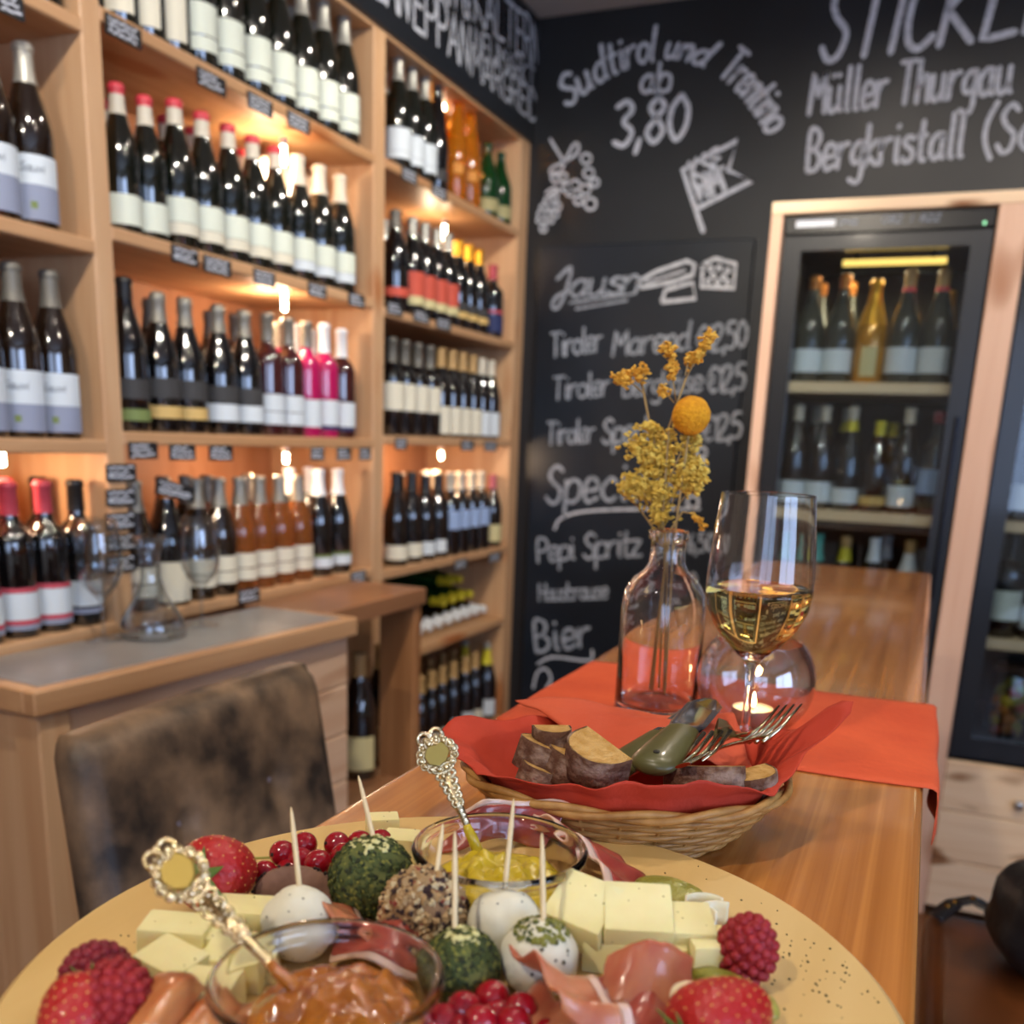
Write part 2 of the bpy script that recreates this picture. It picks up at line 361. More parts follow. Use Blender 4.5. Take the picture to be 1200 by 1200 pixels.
def window(name, M, w_, h_, strg):
    f = MB()
    for x0, x1, z0, z1 in ((0, w_, 0, 0.06), (0, w_, h_ - 0.06, h_), (0, 0.06, 0.06, h_ - 0.06), (w_ - 0.06, w_, 0.06, h_ - 0.06), (w_ / 2 - 0.03, w_ / 2 + 0.03, 0.06, h_ - 0.06)):
        f.box(x0, x1, -0.03, 0.03, z0, z1, M)
    o = struct(name, f, mat('window_frame_paint', '#e6e6e6', 0.5))
    part('pane', MB().box(0.05, w_ - 0.05, 0.0, 0.005, 0.05, h_ - 0.05, M), emis('daylight_sky_pane' + name, '#bcd4ff', strg), o)
window('window_1', Matrix.Translation((2.95, -1.9, 0.9)) @ Matrix.Rotation(PI / 2, 4, 'Z'), 2.4, 1.5, 10.0)
window('window_2', Matrix.Translation((0.25, -2.55, 0.9)), 1.7, 1.5, 5.5)

# ------------------------------------------------------------------ wall shelves (columns between uprights)
SB = -1.86                     # back of the shelves
def board(name, mb, m, parent, label=None): return part(name, mb, m, parent, bevel=0.003, seg=1, label=label)
shelf = thing('wine_shelf', 'tall built-in pine wine shelf covering the side wall, full of bottles', 'shelf', (0, 0, 0))
UP = [(0.47, 0.52), (1.50, 1.548), (2.51, 2.57), (3.52, 3.608)]
ZTOP = 1.06 + CZ
for y0, y1 in UP: board('upright', bb(SB, XS, y0, y1, 0.0, ZTOP), PINE_Z, shelf)
LV = {0: [0.70, 0.332, -0.032, -0.395], 1: [0.735, 0.365, -0.015, -0.39, -0.97], 2: [0.74, 0.352, -0.003, -0.405, -0.69, -1.10]}
for c in (0, 1, 2):
    y0, y1 = UP[c][1], UP[c + 1][0]
    for z in LV[c]: board('shelf_board', bb(SB, XS + 0.001, y0 - 0.002, y1 + 0.002, z + CZ - 0.026, z + CZ), PINE_Y, shelf)
    part('back_panel', bb(SB - 0.012, SB, y0 - 0.02, y1 + 0.02, 0.0, ZTOP), PINE_BACK, shelf)
    board('top_board', bb(SB, XS, y0 - 0.002, y1 + 0.002, ZTOP - 0.026, ZTOP), PINE_Y, shelf)
board('base_plinth', bb(SB, XS - 0.03, UP[0][1], UP[3][0], 0.0, 0.08), PINE_Y, shelf)
header = thing('chalkboard_header', 'black header board with white place names above the wine shelf', 'sign', (0, 0, 0))
part('board', bb(XS - 0.012, XS + 0.012, 0.47, YW, ZTOP - 0.015, CEIL), BLACKB, header)
pxh = lambda u, v: PX(u, v, XS + 0.0121)
NX = (1, 0, 0)
def wH(t, px, cap, wd=0.105): write(t, px, pxh, cap, NX, header, wd=wd, slant=0.0, gap=1.0)
wH('KALTERN', [(556, 24), (631, 80)], 0.125); wH('TERLAN &', [(468, -36), (550, 22)], 0.125)
wH('GIRLAN', [(398, -37), (479, 26)], 0.12); wH('EPPAN', [(484, 31), (549, 83)], 0.12)
wH('NEUMARKT', [(556, 62), (626, 108)], 0.07); wH('MARGREID', [(552, 88), (628, 144)], 0.09)
# shelf lamps: a small warm tube hanging under the boards in the middle of a column
def shelf_lamp(u, v, ln, x, watts, label):
    p = PX(u, v, x)
    t = thing('shelf_lamp', label, 'lamp', p, group=None)
    part('tube', MB().lathe([(0.004, 0.0), (0.0065, -0.003), (0.0065, -ln + 0.003), (0.004, -ln)], 12), emis('warm_tube', '#ffe0b8', 40), t, smooth=True)
    part('holder', MB().lathe([(0.009, 0.012), (0.009, -0.004), (0.006, -0.006)], 12), mat('white_metal'), t)
    l = bpy.data.lights.new('shelf_lamp', 'POINT'); l.energy = watts; l.color = (1.0, 0.70, 0.45); l.shadow_soft_size = 0.02
    o = bpy.data.objects.new('shelf_lamp_light', l); COL.objects.link(o); o.parent = t; o.location = (-0.05, 0, -ln - 0.01)
for u, v, ln, rw in ((332, 168, 0.05, 'red-topped bottles'), (333, 335, 0.06, 'rose bottles beside foil-topped bottles'), (335, 529, 0.03, 'amber rose bottles'),):
    shelf_lamp(u, v, ln, -1.56, 2.6, 'small lit tube lamp under the board above the ' + rw)
for u, v, ln, rw in ((520, 105, 0.06, 'tall amber bottles'), (521, 262, 0.05, 'red-labelled bottles in the corner column'), (517, 528, 0.03, 'blue-labelled bottles in the corner column'),):
    shelf_lamp(u, v, ln, -1.60, 3.0, 'small lit tube lamp above the ' + rw)
shelf_lamp(1, 527, 0.03, -1.56, 2.2, 'small lit tube lamp above the bottles with red-edged labels')

# ------------------------------------------------------------------ chalk writing on the back wall
NY = (0, -1, 0)
pw = lambda u, v: PY(u, v, YW)
def wW(t, px, cap, **k): write(t, px, pw, cap * 3.75 / FPX, NY, wall_back, **k)
wW('STICKLE', [(960, 72), (1085, 56), (1236, 34)], 64, wd=0.10, slant=0.2)
wW('Müller Thurgau', [(948, 134), (1184, 108)], 36, wd=0.125, slant=0.05)
wW('Bergkristall', [(945, 201), (1127, 183)], 36, wd=0.125, slant=0.05)
wW('(Sc', [(1150, 182), (1212, 174)], 40, wd=0.11, slant=0.1)
wW('Sudtirol', [(665, 126), (718, 88), (766, 71)], 30, wd=0.13, slant=0.15)
wW('und', [(779, 68), (800, 70), (824, 78)], 22, wd=0.18, slant=0.25)
wW('Trentino', [(843, 88), (873, 117), (899, 157)], 30, wd=0.14, slant=0.1)
wW('ab', [(750, 109), (784, 107)], 27, wd=0.14, slant=0.0)
wW('3,80', [(719, 172), (802, 163)], 42, wd=0.13, slant=0.1)
draw([[(824, 271), (800, 199), (864, 165), (853, 200), (881, 212), (818, 244)]], pw, 0.017, NY, wall_back, name='chalk_flag')
wW('KSE', [(813, 213), (848, 196)], 20, wd=0.2, slant=0.0); wW('WM', [(819, 236), (849, 222)], 22, wd=0.24, slant=0.0)
def circ(u, v, r, n=12): return [(u + r * math.cos(2 * PI * k / n), v + r * math.sin(2 * PI * k / n)) for k in range(n + 1)]
gr = [circ(u, v, r) for u, v, r in ((687, 186, 6), (690, 203, 6), (674, 217, 6), (686, 222, 6), (660, 208, 5), (652, 208, 6), (664, 220, 5), (678, 235, 5), (692, 239, 7), (697, 214, 5), (668, 226, 4))]
gr += [circ(u, v, r, 8) for u, v, r in ((642, 235, 4), (650, 233, 4), (637, 243, 4), (646, 242, 4), (654, 242, 4), (634, 251, 4), (642, 251, 4), (651, 251, 4), (638, 259, 3.5), (646, 258, 3.5), (637, 268, 4), (632, 258, 3))]
draw(gr, pw, 0.009, NY, wall_back, name='chalk_grapes')
draw([[(645, 163), (655, 180), (662, 190)], [(662, 190), (672, 170), (678, 170), (676, 180), (662, 190)], [(662, 190), (648, 196), (645, 203), (655, 205), (662, 190)], [(640, 226), (650, 220), (656, 226)], [(644, 229), (652, 224)]], pw, 0.010, NY, wall_back, smooth=True, name='chalk_leaf')
# menu board
menu = thing('menu_board', 'black chalk menu board with food and drink prices beside the fridge', 'menu board', (0, 0, 0))
part('panel', bb(-1.44, -0.655, YW - 0.025, YW, 0.02, 0.692 + CZ), mat('menu_board_paint', '#12171e', 0.36, col2='#19212c', scale=(2, 2, 2)), menu, bevel=0.004, seg=1)
pm = lambda u, v: PY(u, v, YW - 0.0252)
CHALK2 = mat('chalk_smudged', '#a3a9b3', 0.95, col2='#6c737d', scale=(70, 70, 70), lo=0.4, hi=0.7)
def wM(t, px, cap, wd=0.15, **k): write(t, px, pm, cap * 0.92 * 3.75 / FPX, NY, menu, wd=wd * 0.78, m=CHALK2, **k)
wM('Jausn', [(648, 349), (745, 343)], 30, wd=0.17, slant=0.2, gap=0.6)
draw([[(748, 330), (770, 318), (805, 306), (814, 310), (812, 322), (790, 330), (752, 337), (748, 330)]], pm, 0.014, NY, menu, name='chalk_sausage')
draw([[(776, 352), (780, 340), (812, 331), (815, 350), (776, 354)]], pm, 0.014, NY, menu, name='chalk_bread')
draw([[(824, 310), (838, 303), (862, 309), (860, 338), (822, 336), (824, 310)]], pm, 0.014, NY, menu, name='chalk_cheese')
draw([[(757, 331), (803, 317)]], pm, 0.008, NY, menu, name='chalk_sausage_line')
draw([circ(u, v, 2.6, 8) for u, v in ((833, 315), (843, 314), (853, 317), (836, 323), (848, 325), (830, 330), (841, 331), (853, 331))], pm, 0.009, NY, menu, name='chalk_cheese_holes')
for q_ in ([(668, 355), (744, 344)], [(675, 362), (735, 352)]): draw([q_], pm, 0.008, NY, menu, name='chalk_underline', m=CHALK2)
wM('Tiroler', [(646, 419), (705, 411)], 28, wd=0.15, gap=0.8); wM('Marend', [(718, 417), (808, 409)], 28, wd=0.16, gap=0.8); wM('€12,50', [(816, 413), (874, 406)], 28, wd=0.16, gap=0.8)
wM('Tiroler', [(648, 469), (714, 463)], 27, wd=0.15, gap=0.8); wM('Bergkäse', [(730, 465), (822, 458)], 26, wd=0.16, gap=0.8); wM('€12,5', [(828, 460), (872, 456)], 28, wd=0.17, gap=0.8)
wM('Tiroler', [(641, 521), (696, 518)], 27, wd=0.15, gap=0.8); wM('Speck', [(706, 520), (766, 516)], 29, wd=0.16, gap=0.8); wM('€12,5', [(822, 517), (868, 513)], 28, wd=0.17, gap=0.8)
wM('Specials', [(640, 590), (792, 584)], 46, wd=0.13, slant=0.15)
draw([[(650, 620), (660, 606), (700, 598), (820, 596)]], pm, 0.010, NY, menu, smooth=True)
for q_ in ((822, 530, 6, 10), (822, 545, 6, 10), (812, 588, 7, 10)): draw([circ(*q_)], pm, 0.011, NY, menu, name='chalk_ring')
wM('Pepi', [(630, 659), (673, 655)], 29, wd=0.17, gap=0.6); wM('Spritz', [(684, 655), (752, 651)], 32, wd=0.15, gap=0.6); wM('€ 6,50', [(790, 648), (836, 646)], 22, wd=0.2)
wM('Hausbrause', [(632, 704), (712, 701)], 22, wd=0.18, gap=0.6); wM('3,50', [(786, 694), (816, 692)], 22, wd=0.2)
wM('Bier', [(628, 764), (692, 757)], 40, wd=0.16, slant=0.1)
draw([[(630, 778), (648, 770), (690, 774), (694, 762)]], pm, 0.010, NY, menu, smooth=True, name='chalk_swirl')
draw([[(625, 806), (630, 788), (640, 784), (646, 796), (640, 806)]], pm, 0.010, NY, menu, smooth=True, name='chalk_glass')

# ------------------------------------------------------------------ bottles
def prof_burg(H, r):
    return [(r * 0.6, 0.004), (r * 0.9, 0.0), (r, 0.006), (r, H * 0.50), (r * 0.97, H * 0.55), (r * 0.86, H * 0.62), (r * 0.70, H * 0.69), (r * 0.54, H * 0.76), (r * 0.43, H * 0.82), (r * 0.385, H * 0.87), (r * 0.37, H * 0.955), (r * 0.42, H * 0.96), (r * 0.42, H * 0.985), (r * 0.36, H)]
def prof_bord(H, r):
    return [(r * 0.6, 0.004), (r * 0.92, 0.0), (r, 0.006), (r, H * 0.60), (r * 0.97, H * 0.635), (r * 0.86, H * 0.67), (r * 0.66, H * 0.705), (r * 0.47, H * 0.735), (r * 0.40, H * 0.77), (r * 0.385, H * 0.955), (r * 0.43, H * 0.96), (r * 0.43, H * 0.985), (r * 0.36, H)]
def prof_sekt(H, r):
    return [(r * 0.6, 0.006), (r * 0.92, 0.0), (r, 0.008), (r, H * 0.46), (r * 0.96, H * 0.53), (r * 0.82, H * 0.61), (r * 0.64, H * 0.69), (r * 0.47, H * 0.77), (r * 0.37, H * 0.85), (r * 0.34, H * 0.92), (r * 0.38, H * 0.93), (r * 0.38, H * 0.985), (r * 0.30, H)]
def prof_flute(H, r):
    return [(r * 0.6, 0.004), (r * 0.92, 0.0), (r, 0.006), (r, H * 0.38), (r * 0.95, H * 0.46), (r * 0.80, H * 0.58), (r * 0.60, H * 0.72), (r * 0.46, H * 0.83), (r * 0.42, H * 0.96), (r * 0.45, H * 0.965), (r * 0.45, H * 0.985), (r * 0.38, H)]
PROF = dict(burg=prof_burg, bord=prof_bord, sekt=prof_sekt, flute=prof_flute)
GLS = dict(
    dark=mat('dark_bottle_glass', '#0f120c', 0.06, spec=1.0, coat=1.0), black=mat('black_bottle_glass', '#08080a', 0.05, spec=1.0, coat=1.0),
    brown=mat('brown_bottle_glass', '#1d120a', 0.06, spec=1.0, coat=1.0), red=mat('dark_rose_glass', '#3a1114', 0.06, spec=1.0, coat=1.0),
    pink=mat('pink_wine_glass', '#b01255', 0.06, spec=0.6, coat=1.0), rose=mat('rose_wine_glass', '#a4602c', 0.05, trans=0.55, ior=1.2, coat=1.0),
    amber=mat('amber_wine_glass', '#e08a1c', 0.05, trans=0.7, ior=1.15, coat=1.0), green=mat('green_bottle_glass', '#0a3a16', 0.05, coat=1.0, trans=0.25, ior=1.2),
    gold=mat('gold_bottle_glass', '#c88a1e', 0.12, metal=0.4, coat=1.0), clear=mat('pale_bottle_glass', '#4b4a40', 0.05, trans=0.3, ior=1.2, coat=1.0))
CAP = {k: mat('capsule_' + k, c, r, mt) for k, (c, r, mt) in dict(
    cream=('#cfc6b2', 0.45, 0), silver=('#a9a79e', 0.35, 0.5), grey=('#6f6b62', 0.45, 0.3), black=('#1b1a1a', 0.35, 0), red=('#d5434f', 0.4, 0), white=('#d9dde0', 0.4, 0),
    pink=('#a85560', 0.4, 0), gold=('#d39a26', 0.3, 0.6), yellow=('#cfc22e', 0.4, 0.1), copper=('#d0843c', 0.35, 0.5), foil=('#8d887c', 0.4, 0.4), wine=('#b0404c', 0.4, 0), teal=('#4fa89c', 0.4, 0), tan=('#b08d5a', 0.5, 0)).items()}
LBL = {k: mat('label_' + k, c, 0.7) for k, c in dict(cream='#d6dccb', white='#d0d8dc', warm='#d9d3bd', grey='#3b3a3a', gold='#cfae6a', bluegrey='#8d94a8', red='#c4523f', pink='#b0606a', blue='#93a9cf',
    yellow='#cabf8c', green='#76854c', orange='#c8863a', navy='#26305a', redline='#c04a58', dkblue='#38414f', chevron='#a39a6c').items()}
MC = {}
def body_mesh(shape, H, r, g):
    k = (shape, H, r, g)
    if k not in MC: MC[k] = MB().lathe(PROF[shape](H, r), 24).mesh('bottle_glass', GLS[g], True, 1.1)
    return MC[k]
def ring_mesh(shape, H, r, z0, z1, m, key, top=False):
    k = ('cap', shape, H, r, z0, z1, key)
    if k not in MC:
        pr = PROF[shape](H, r); pts = []
        def rad(z):
            for (ra, za), (rb, zb) in zip(pr[1:], pr[2:]):
                if za <= z <= zb: return ra + (rb - ra) * (z - za) / max(zb - za, 1e-9)
            return pr[-1][0]
        zs = sorted(set([z0, z1] + [p[1] for p in pr if z0 < p[1] < z1]))
        pts = [(rad(z) + 0.0008, z) for z in zs]
        if top: pts[-1] = (pts[-1][0] * 0.9, z1 + 0.001)
        pts = [(max(pts[0][0] - 0.002, 0.002), z0)] + pts
        MC[k] = MB().lathe(pts, 18).mesh('capsule', m, True, 0.9)
    return MC[k]
def label_mesh(r, z0, z1, ha, m, key):
    k = ('lab', r, z0, z1, ha, key)
    if k not in MC:
        rr = r + 0.0006
        MC[k] = MB().grid(10, 1, lambda a, b: (rr * math.cos(ha * (2 * a - 1)), rr * math.sin(ha * (2 * a - 1)), z0 + (z1 - z0) * b), 0.0003).mesh('label', m, True, 0.9)
    return MC[k]
def label_text(r, text, z, cap, key):
    k = ('txt', r, text, z, cap)
    if k not in MC:
        st, W = strokes_of(text, 1.2, 0.2); mb = MB(); q = cap / 10
        for s in st:
            ribbon(mb, [((a - W / 2) * q, b * q) for a, b in s], cap * 0.12, lambda x, y: ((r + 0.0013) * math.cos(x / r), (r + 0.0013) * math.sin(x / r), z + y))
        MC[k] = mb.mesh('label_lettering', mat('label_ink', '#6b6f78', 0.8))
    return MC[k]
def bottle(loc, K, face=0.0, rot=None):
    t = thing('wine_bottle', K['label'], 'bottle', loc, face, K['label'], rot)
    H, r, sh = K.get('H', 0.30), K.get('r', 0.0375), K.get('shape', 'burg')
    link('bottle_glass', body_mesh(sh, H, r, K.get('glass', 'dark')), t)
    for (z0, z1, c) in K.get('caps', ()):
        link('capsule' if z1 > H - 0.002 else 'neck_foil', ring_mesh(sh, H, r, z0, min(z1, H), CAP[c], c, z1 > H - 0.002), t)
    for i, (z0, z1, ha, c) in enumerate(K.get('labels', ())):
        link('label' if i == 0 else 'label_strip', label_mesh(r, z0, z1, ha, LBL[c], c), t)
    if K.get('text'): link('label_lettering', label_text(r, *K['text'], 'x'), t)
    return t
A = 1.38
KD = {}
def kind(key, label, **k): k['label'] = label; KD[key] = k
kind('cream2', 'dark sloping wine bottle with two-part cream label on the top shelf', H=0.305, r=0.040, caps=((0.235, 0.305, 'silver'),), labels=((0.058, 0.118, A, 'cream'), (0.028, 0.055, A, 'cream')))
kind('cream2b', 'dark bottle with narrow pale label at the end of the top shelf', H=0.295, r=0.036, caps=((0.235, 0.295, 'yellow'),), labels=((0.02, 0.11, 0.8, 'warm'),))
kind('redwax', 'dark wine bottle with red wax top, cream neck and cream label', H=0.29, r=0.041, caps=((0.240, 0.2725, 'cream'), (0.273, 0.29, 'red')), labels=((0.05, 0.098, A, 'cream'), (0.026, 0.049, A, 'warm')))
kind('redwaxlow', 'dark red-topped bottle with low white label beside the upright', H=0.27, r=0.037, caps=((0.215, 0.252, 'cream'), (0.250, 0.27, 'red')), labels=((0.015, 0.07, A, 'cream'),))
kind('silvertop', 'dark wine bottle with silver-grey neck and cream label beside the red-topped bottles', H=0.295, r=0.041, caps=((0.225, 0.295, 'cream'),), labels=((0.05, 0.10, A, 'cream'), (0.026, 0.049, A, 'white')))
kind('darkburg', 'plain dark bottle with charcoal label and green strip beside the upright', H=0.30, r=0.040, glass='black', caps=((0.26, 0.30, 'black'),), labels=((0.065, 0.105, A, 'grey'), (0.022, 0.045, A, 'green')))
kind('foilgold', 'foil-topped dark bottle with charcoal label and gold strip', H=0.285, r=0.041, shape='sekt', glass='black', caps=((0.225, 0.285, 'foil'),), labels=((0.072, 0.112, A, 'grey'), (0.03, 0.055, A, 'gold')))
kind('foilwhite', 'foil-topped dark bottle with charcoal label and white strip', H=0.285, r=0.041, shape='sekt', glass='black', caps=((0.225, 0.285, 'foil'),), labels=((0.072, 0.108, A, 'grey'), (0.03, 0.068, A, 'white')))
kind('rosegrey', 'dark rose bottle with grey capsule and white label', H=0.29, r=0.038, shape='bord', glass='red', caps=((0.225, 0.29, 'foil'),), labels=((0.06, 0.10, A, 'white'), (0.028, 0.058, A, 'white')))
kind('pinkgrey', 'bright pink wine bottle with grey capsule and white label', H=0.29, r=0.038, shape='bord', glass='pink', caps=((0.225, 0.29, 'foil'),), labels=((0.026, 0.095, A, 'white'),))
kind('pinkwhite', 'bright pink wine bottle with long white capsule', H=0.295, r=0.038, shape='bord', glass='pink', caps=((0.22, 0.295, 'white'),), labels=((0.032, 0.098, A, 'white'), (0.020, 0.031, A, 'navy')))
kind('darkwhite', 'dark red bottle with long white capsule and white label', H=0.29, r=0.038, shape='bord', glass='red', caps=((0.215, 0.29, 'white'),), labels=((0.03, 0.096, A, 'white'), (0.020, 0.029, A, 'navy')))
kind('darkpink', 'dark bottle with dull pink capsule beside the upright', H=0.29, r=0.038, shape='bord', glass='black', caps=((0.22, 0.29, 'pink'),), labels=((0.02, 0.068, A, 'warm'), (0.069, 0.08, A, 'pink')))
kind('roseamber', 'amber rose bottle with grey neck foil and white label', H=0.275, r=0.038, glass='rose', caps=((0.21, 0.275, 'foil'),), labels=((0.06, 0.095, A, 'warm'), (0.03, 0.057, A, 'warm')))
kind('rosebrown', 'brown bottle with grey neck foil and white label behind the tasting glasses', H=0.275, r=0.038, glass='brown', caps=((0.21, 0.275, 'foil'),), labels=((0.06, 0.095, A, 'warm'), (0.03, 0.057, A, 'warm')))
kind('bigcream', 'broad dark bottle with gold top and large cream label behind the glasses', H=0.27, r=0.043, glass='black', caps=((0.235, 0.27, 'copper'),), labels=((0.01, 0.098, A, 'warm'),))
kind('whitecapgreen', 'dark bottle with white capsule and low white label with green edge', H=0.29, r=0.038, glass='black', caps=((0.22, 0.29, 'white'),), labels=((0.025, 0.052, A, 'white'), (0.053, 0.06, A, 'green')))
kind('orangelab', 'dark bottle with black capsule and orange label', H=0.29, r=0.037, glass='black', caps=((0.22, 0.29, 'black'),), labels=((0.06, 0.095, A, 'orange'), (0.028, 0.04, A, 'grey')))
kind('valley1', 'dark bottle with white and blue-grey landscape label, silver capsule, upper shelf', H=0.30, r=0.041, glass='brown', caps=((0.235, 0.30, 'silver'),), labels=((0.07, 0.118, A, 'white'), (0.012, 0.07, A, 'bluegrey'), (0.03, 0.042, 0.14, 'green')), text=('Sauvi', 0.09, 0.014))
kind('valley2', 'dark bottle with white and blue-grey landscape label, grey capsule, lower shelf', H=0.30, r=0.041, glass='brown', caps=((0.235, 0.30, 'grey'),), labels=((0.06, 0.118, A, 'white'), (0.012, 0.06, A, 'bluegrey'), (0.028, 0.040, 0.14, 'green')), text=('Sauvi', 0.085, 0.014))
kind('redcap', 'dark bottle with dull red capsule and red-edged white label', H=0.285, r=0.0385, shape='bord', glass='black', caps=((0.225, 0.285, 'wine'),), labels=((0.035, 0.085, A, 'white'), (0.0855, 0.095, A, 'redline'), (0.026, 0.0345, A, 'redline'), (0.016, 0.0255, A, 'bluegrey')))
kind('blackcap', 'dark bottle with black capsule and plain white label beside red-edged ones', H=0.285, r=0.0385, shape='bord', glass='black', caps=((0.225, 0.285, 'black'),), labels=((0.04, 0.09, A, 'white'), (0.025, 0.035, A, 'bluegrey')))
kind('c2cream', 'dark bottle with two-part pale label in the corner column top shelf', H=0.30, r=0.040, caps=((0.235, 0.30, 'silver'),), labels=((0.05, 0.11, A, 'white'), (0.03, 0.049, A, 'white')))
kind('c2plain', 'tall plain dark bottle beside the amber bottles', H=0.32, r=0.036, glass='black', shape='flute', labels=((0.03, 0.06, A, 'grey'),))
kind('amber', 'tall amber orange bottle glowing in front of the lamp', H=0.33, r=0.040, glass='amber', shape='flute', labels=((0.08, 0.11, 0.4, 'orange'),))
kind('greensekt', 'green sparkling bottle with gold chevron label in the corner', H=0.24, r=0.042, glass='green', shape='sekt', labels=((0.02, 0.06, A, 'chevron'),))
kind('c2redone', 'dark bottle with red lower label beside the pine upright', H=0.285, r=0.041, glass='black', caps=((0.235, 0.285, 'grey'),), labels=((0.045, 0.07, A, 'red'),))
kind('c2red', 'dark bottle with orange-red and cream label', H=0.285, r=0.0395, glass='black', caps=((0.235, 0.285, 'silver'),), labels=((0.06, 0.13, A, 'red'), (0.035, 0.06, A, 'yellow')))
kind('c2gold', 'dark bottle with charcoal label and low gold strip', H=0.28, r=0.040, glass='black', caps=((0.23, 0.28, 'gold'),), labels=((0.06, 0.085, A, 'grey'), (0.035, 0.055, A, 'gold')))
kind('c2navy', 'short navy bottle with wine-red band in the corner', H=0.25, r=0.041, glass='black', shape='bord', caps=((0.20, 0.25, 'wine'),), labels=((0.02, 0.08, A, 'navy'), (0.085, 0.095, A, 'redline')))
kind('c2bigcream', 'dark bottle with tall cream label high on the body', H=0.285, r=0.0395, glass='black', shape='bord', caps=((0.215, 0.285, 'grey'),), labels=((0.075, 0.155, A, 'warm'),))
kind('c2lowcream', 'dark bottle with cream label low on the body and pale capsule', H=0.285, r=0.0395, glass='black', caps=((0.225, 0.285, 'tan'),), labels=((0.012, 0.10, A, 'warm'),))
kind('c2lowwhite', 'dark bottle with white label low on the body in the corner column', H=0.28, r=0.0395, glass='black', caps=((0.225, 0.28, 'cream'),), labels=((0.012, 0.095, A, 'white'),))
kind('c2greylow', 'black bottle with low grey label beside the pine upright', H=0.29, r=0.0395, glass='black', caps=((0.23, 0.29, 'black'),), labels=((0.02, 0.065, A, 'warm'),))
kind('c2smallwhite', 'black bottle with small square white label', H=0.28, r=0.0395, glass='black', caps=((0.22, 0.28, 'black'),), labels=((0.02, 0.062, 0.7, 'white'),))
kind('c2blue', 'black bottle with pale blue label', H=0.285, r=0.0395, glass='black', shape='bord', caps=((0.225, 0.285, 'cream'),), labels=((0.09, 0.155, A, 'blue'),))
kind('c2yellow', 'dark bottle with pale yellow label in the corner', H=0.27, r=0.0395, glass='black', caps=((0.22, 0.27, 'pink'),), labels=((0.02, 0.085, A, 'yellow'),))
kind('c2lowplain', 'dark bottle with pale low label on the bottom shelf', H=0.29, r=0.0395, glass='black', caps=((0.23, 0.29, 'tan'),), labels=((0.015, 0.07, 0.8, 'warm'),))
kind('c2lowbright', 'dark bottle with bright white label on the bottom shelf', H=0.29, r=0.0395, glass='black', caps=((0.23, 0.29, 'tan'),), labels=((0.02, 0.08, 0.8, 'white'),))
kind('c2lowyellow', 'dark bottle with yellow neck and white label on the bottom shelf', H=0.31, r=0.042, glass='black', shape='sekt', caps=((0.225, 0.285, 'yellow'), (0.285, 0.31, 'silver')), labels=((0.02, 0.085, 0.8, 'white'),))
kind('lywhite', 'dark bottle lying with white capsule pointing out of the shelf', H=0.29, r=0.037, glass='black', caps=((0.225, 0.29, 'white'),))
kind('lyyellow', 'green bottle lying on the dark ones with yellow capsule pointing out', H=0.29, r=0.037, glass='green', caps=((0.235, 0.29, 'yellow'),))
kind('magnum', 'large dark bottle with cream label under the counter', H=0.37, r=0.052, glass='black', caps=((0.30, 0.37, 'tan'),), labels=((0.03, 0.13, 0.8, 'yellow'),))
# a row: level z, list of (pixel column, kind); pixel row v only helps to find the place along the shelf
def row(col, z, items, v, x=-1.548, back=True, seed=0):
    rnd = random.Random(seed); zz = z + CZ; lo, hi = UP[col][1], UP[col + 1][0]
    ys = []
    for u, k in items:
        K = KD[k]; r = K.get('r', 0.0375); y = PX(u, v, x).y
        y = min(max(y, lo + r + 0.002), hi - r - 0.002)
        if ys and y - ys[-1][0] < ys[-1][1] + r + 0.0005: y = ys[-1][0] + ys[-1][1] + r + 0.0005
        if y > hi - r: continue
        ys.append((y, r)); bottle((x, y, zz), K, rnd.uniform(-0.12, 0.12) - 0.78)
    if back:
        for i, (u, k) in enumerate(items[:len(ys)]):
            K = KD[k]; r = K.get('r', 0.0375)
            if rnd.random() < 0.15: continue
            y = min(ys[i][0] + rnd.uniform(-0.003, 0.003), hi - r - 0.001)
            bottle((x - 0.098, y, zz), dict(K, label=K['label'] + ', second row'), rnd.uniform(-0.3, 0.3) - 0.78)
row(0, 0.332, [(-60, 'valley1'), (-22, 'valley1'), (17, 'valley1'), (57, 'valley1')], 190, seed=1)
row(0, -0.032, [(-76, 'valley2'), (-38, 'valley2'), (0, 'valley2'), (38, 'valley2')], 430, seed=2)
row(0, -0.395, [(-30, 'redcap'), (10, 'redcap'), (52, 'redcap'), (97, 'blackcap')], 640, seed=3)
row(0, 0.70, [(0, 'cream2b'), (50, 'cream2b')], 10, seed=31)
row(1, 0.735, [(143, 'cream2b'), (170, 'cream2b'), (197, 'cream2b'), (233, 'cream2'), (265, 'cream2'), (297, 'cream2'), (326, 'cream2'), (354, 'cream2'), (379, 'cream2'), (403, 'cream2')], 60, seed=4)
row(1, 0.365, [(141, 'redwaxlow'), (170, 'redwaxlow'), (207, 'redwax'), (238, 'redwax'), (268, 'redwax'), (296, 'redwax'), (322, 'redwax'), (349, 'silvertop'), (374, 'silvertop'), (398, 'silvertop'), (419, 'silvertop')], 200, seed=5)
row(1, -0.015, [(150, 'darkburg'), (188, 'foilgold'), (219, 'foilgold'), (257, 'foilwhite'), (287, 'foilwhite'), (314, 'rosegrey'), (338, 'rosegrey'), (359, 'pinkgrey'), (380, 'pinkwhite'), (400, 'darkwhite'), (419, 'darkpink')], 430, seed=6)
row(1, -0.39, [(160, 'rosebrown'), (197, 'bigcream'), (232, 'rosebrown'), (258, 'rosebrown'), (282, 'roseamber'), (305, 'roseamber'), (328, 'roseamber'), (350, 'roseamber'), (374, 'whitecapgreen'), (396, 'whitecapgreen'), (418, 'orangelab')], 630, seed=7)
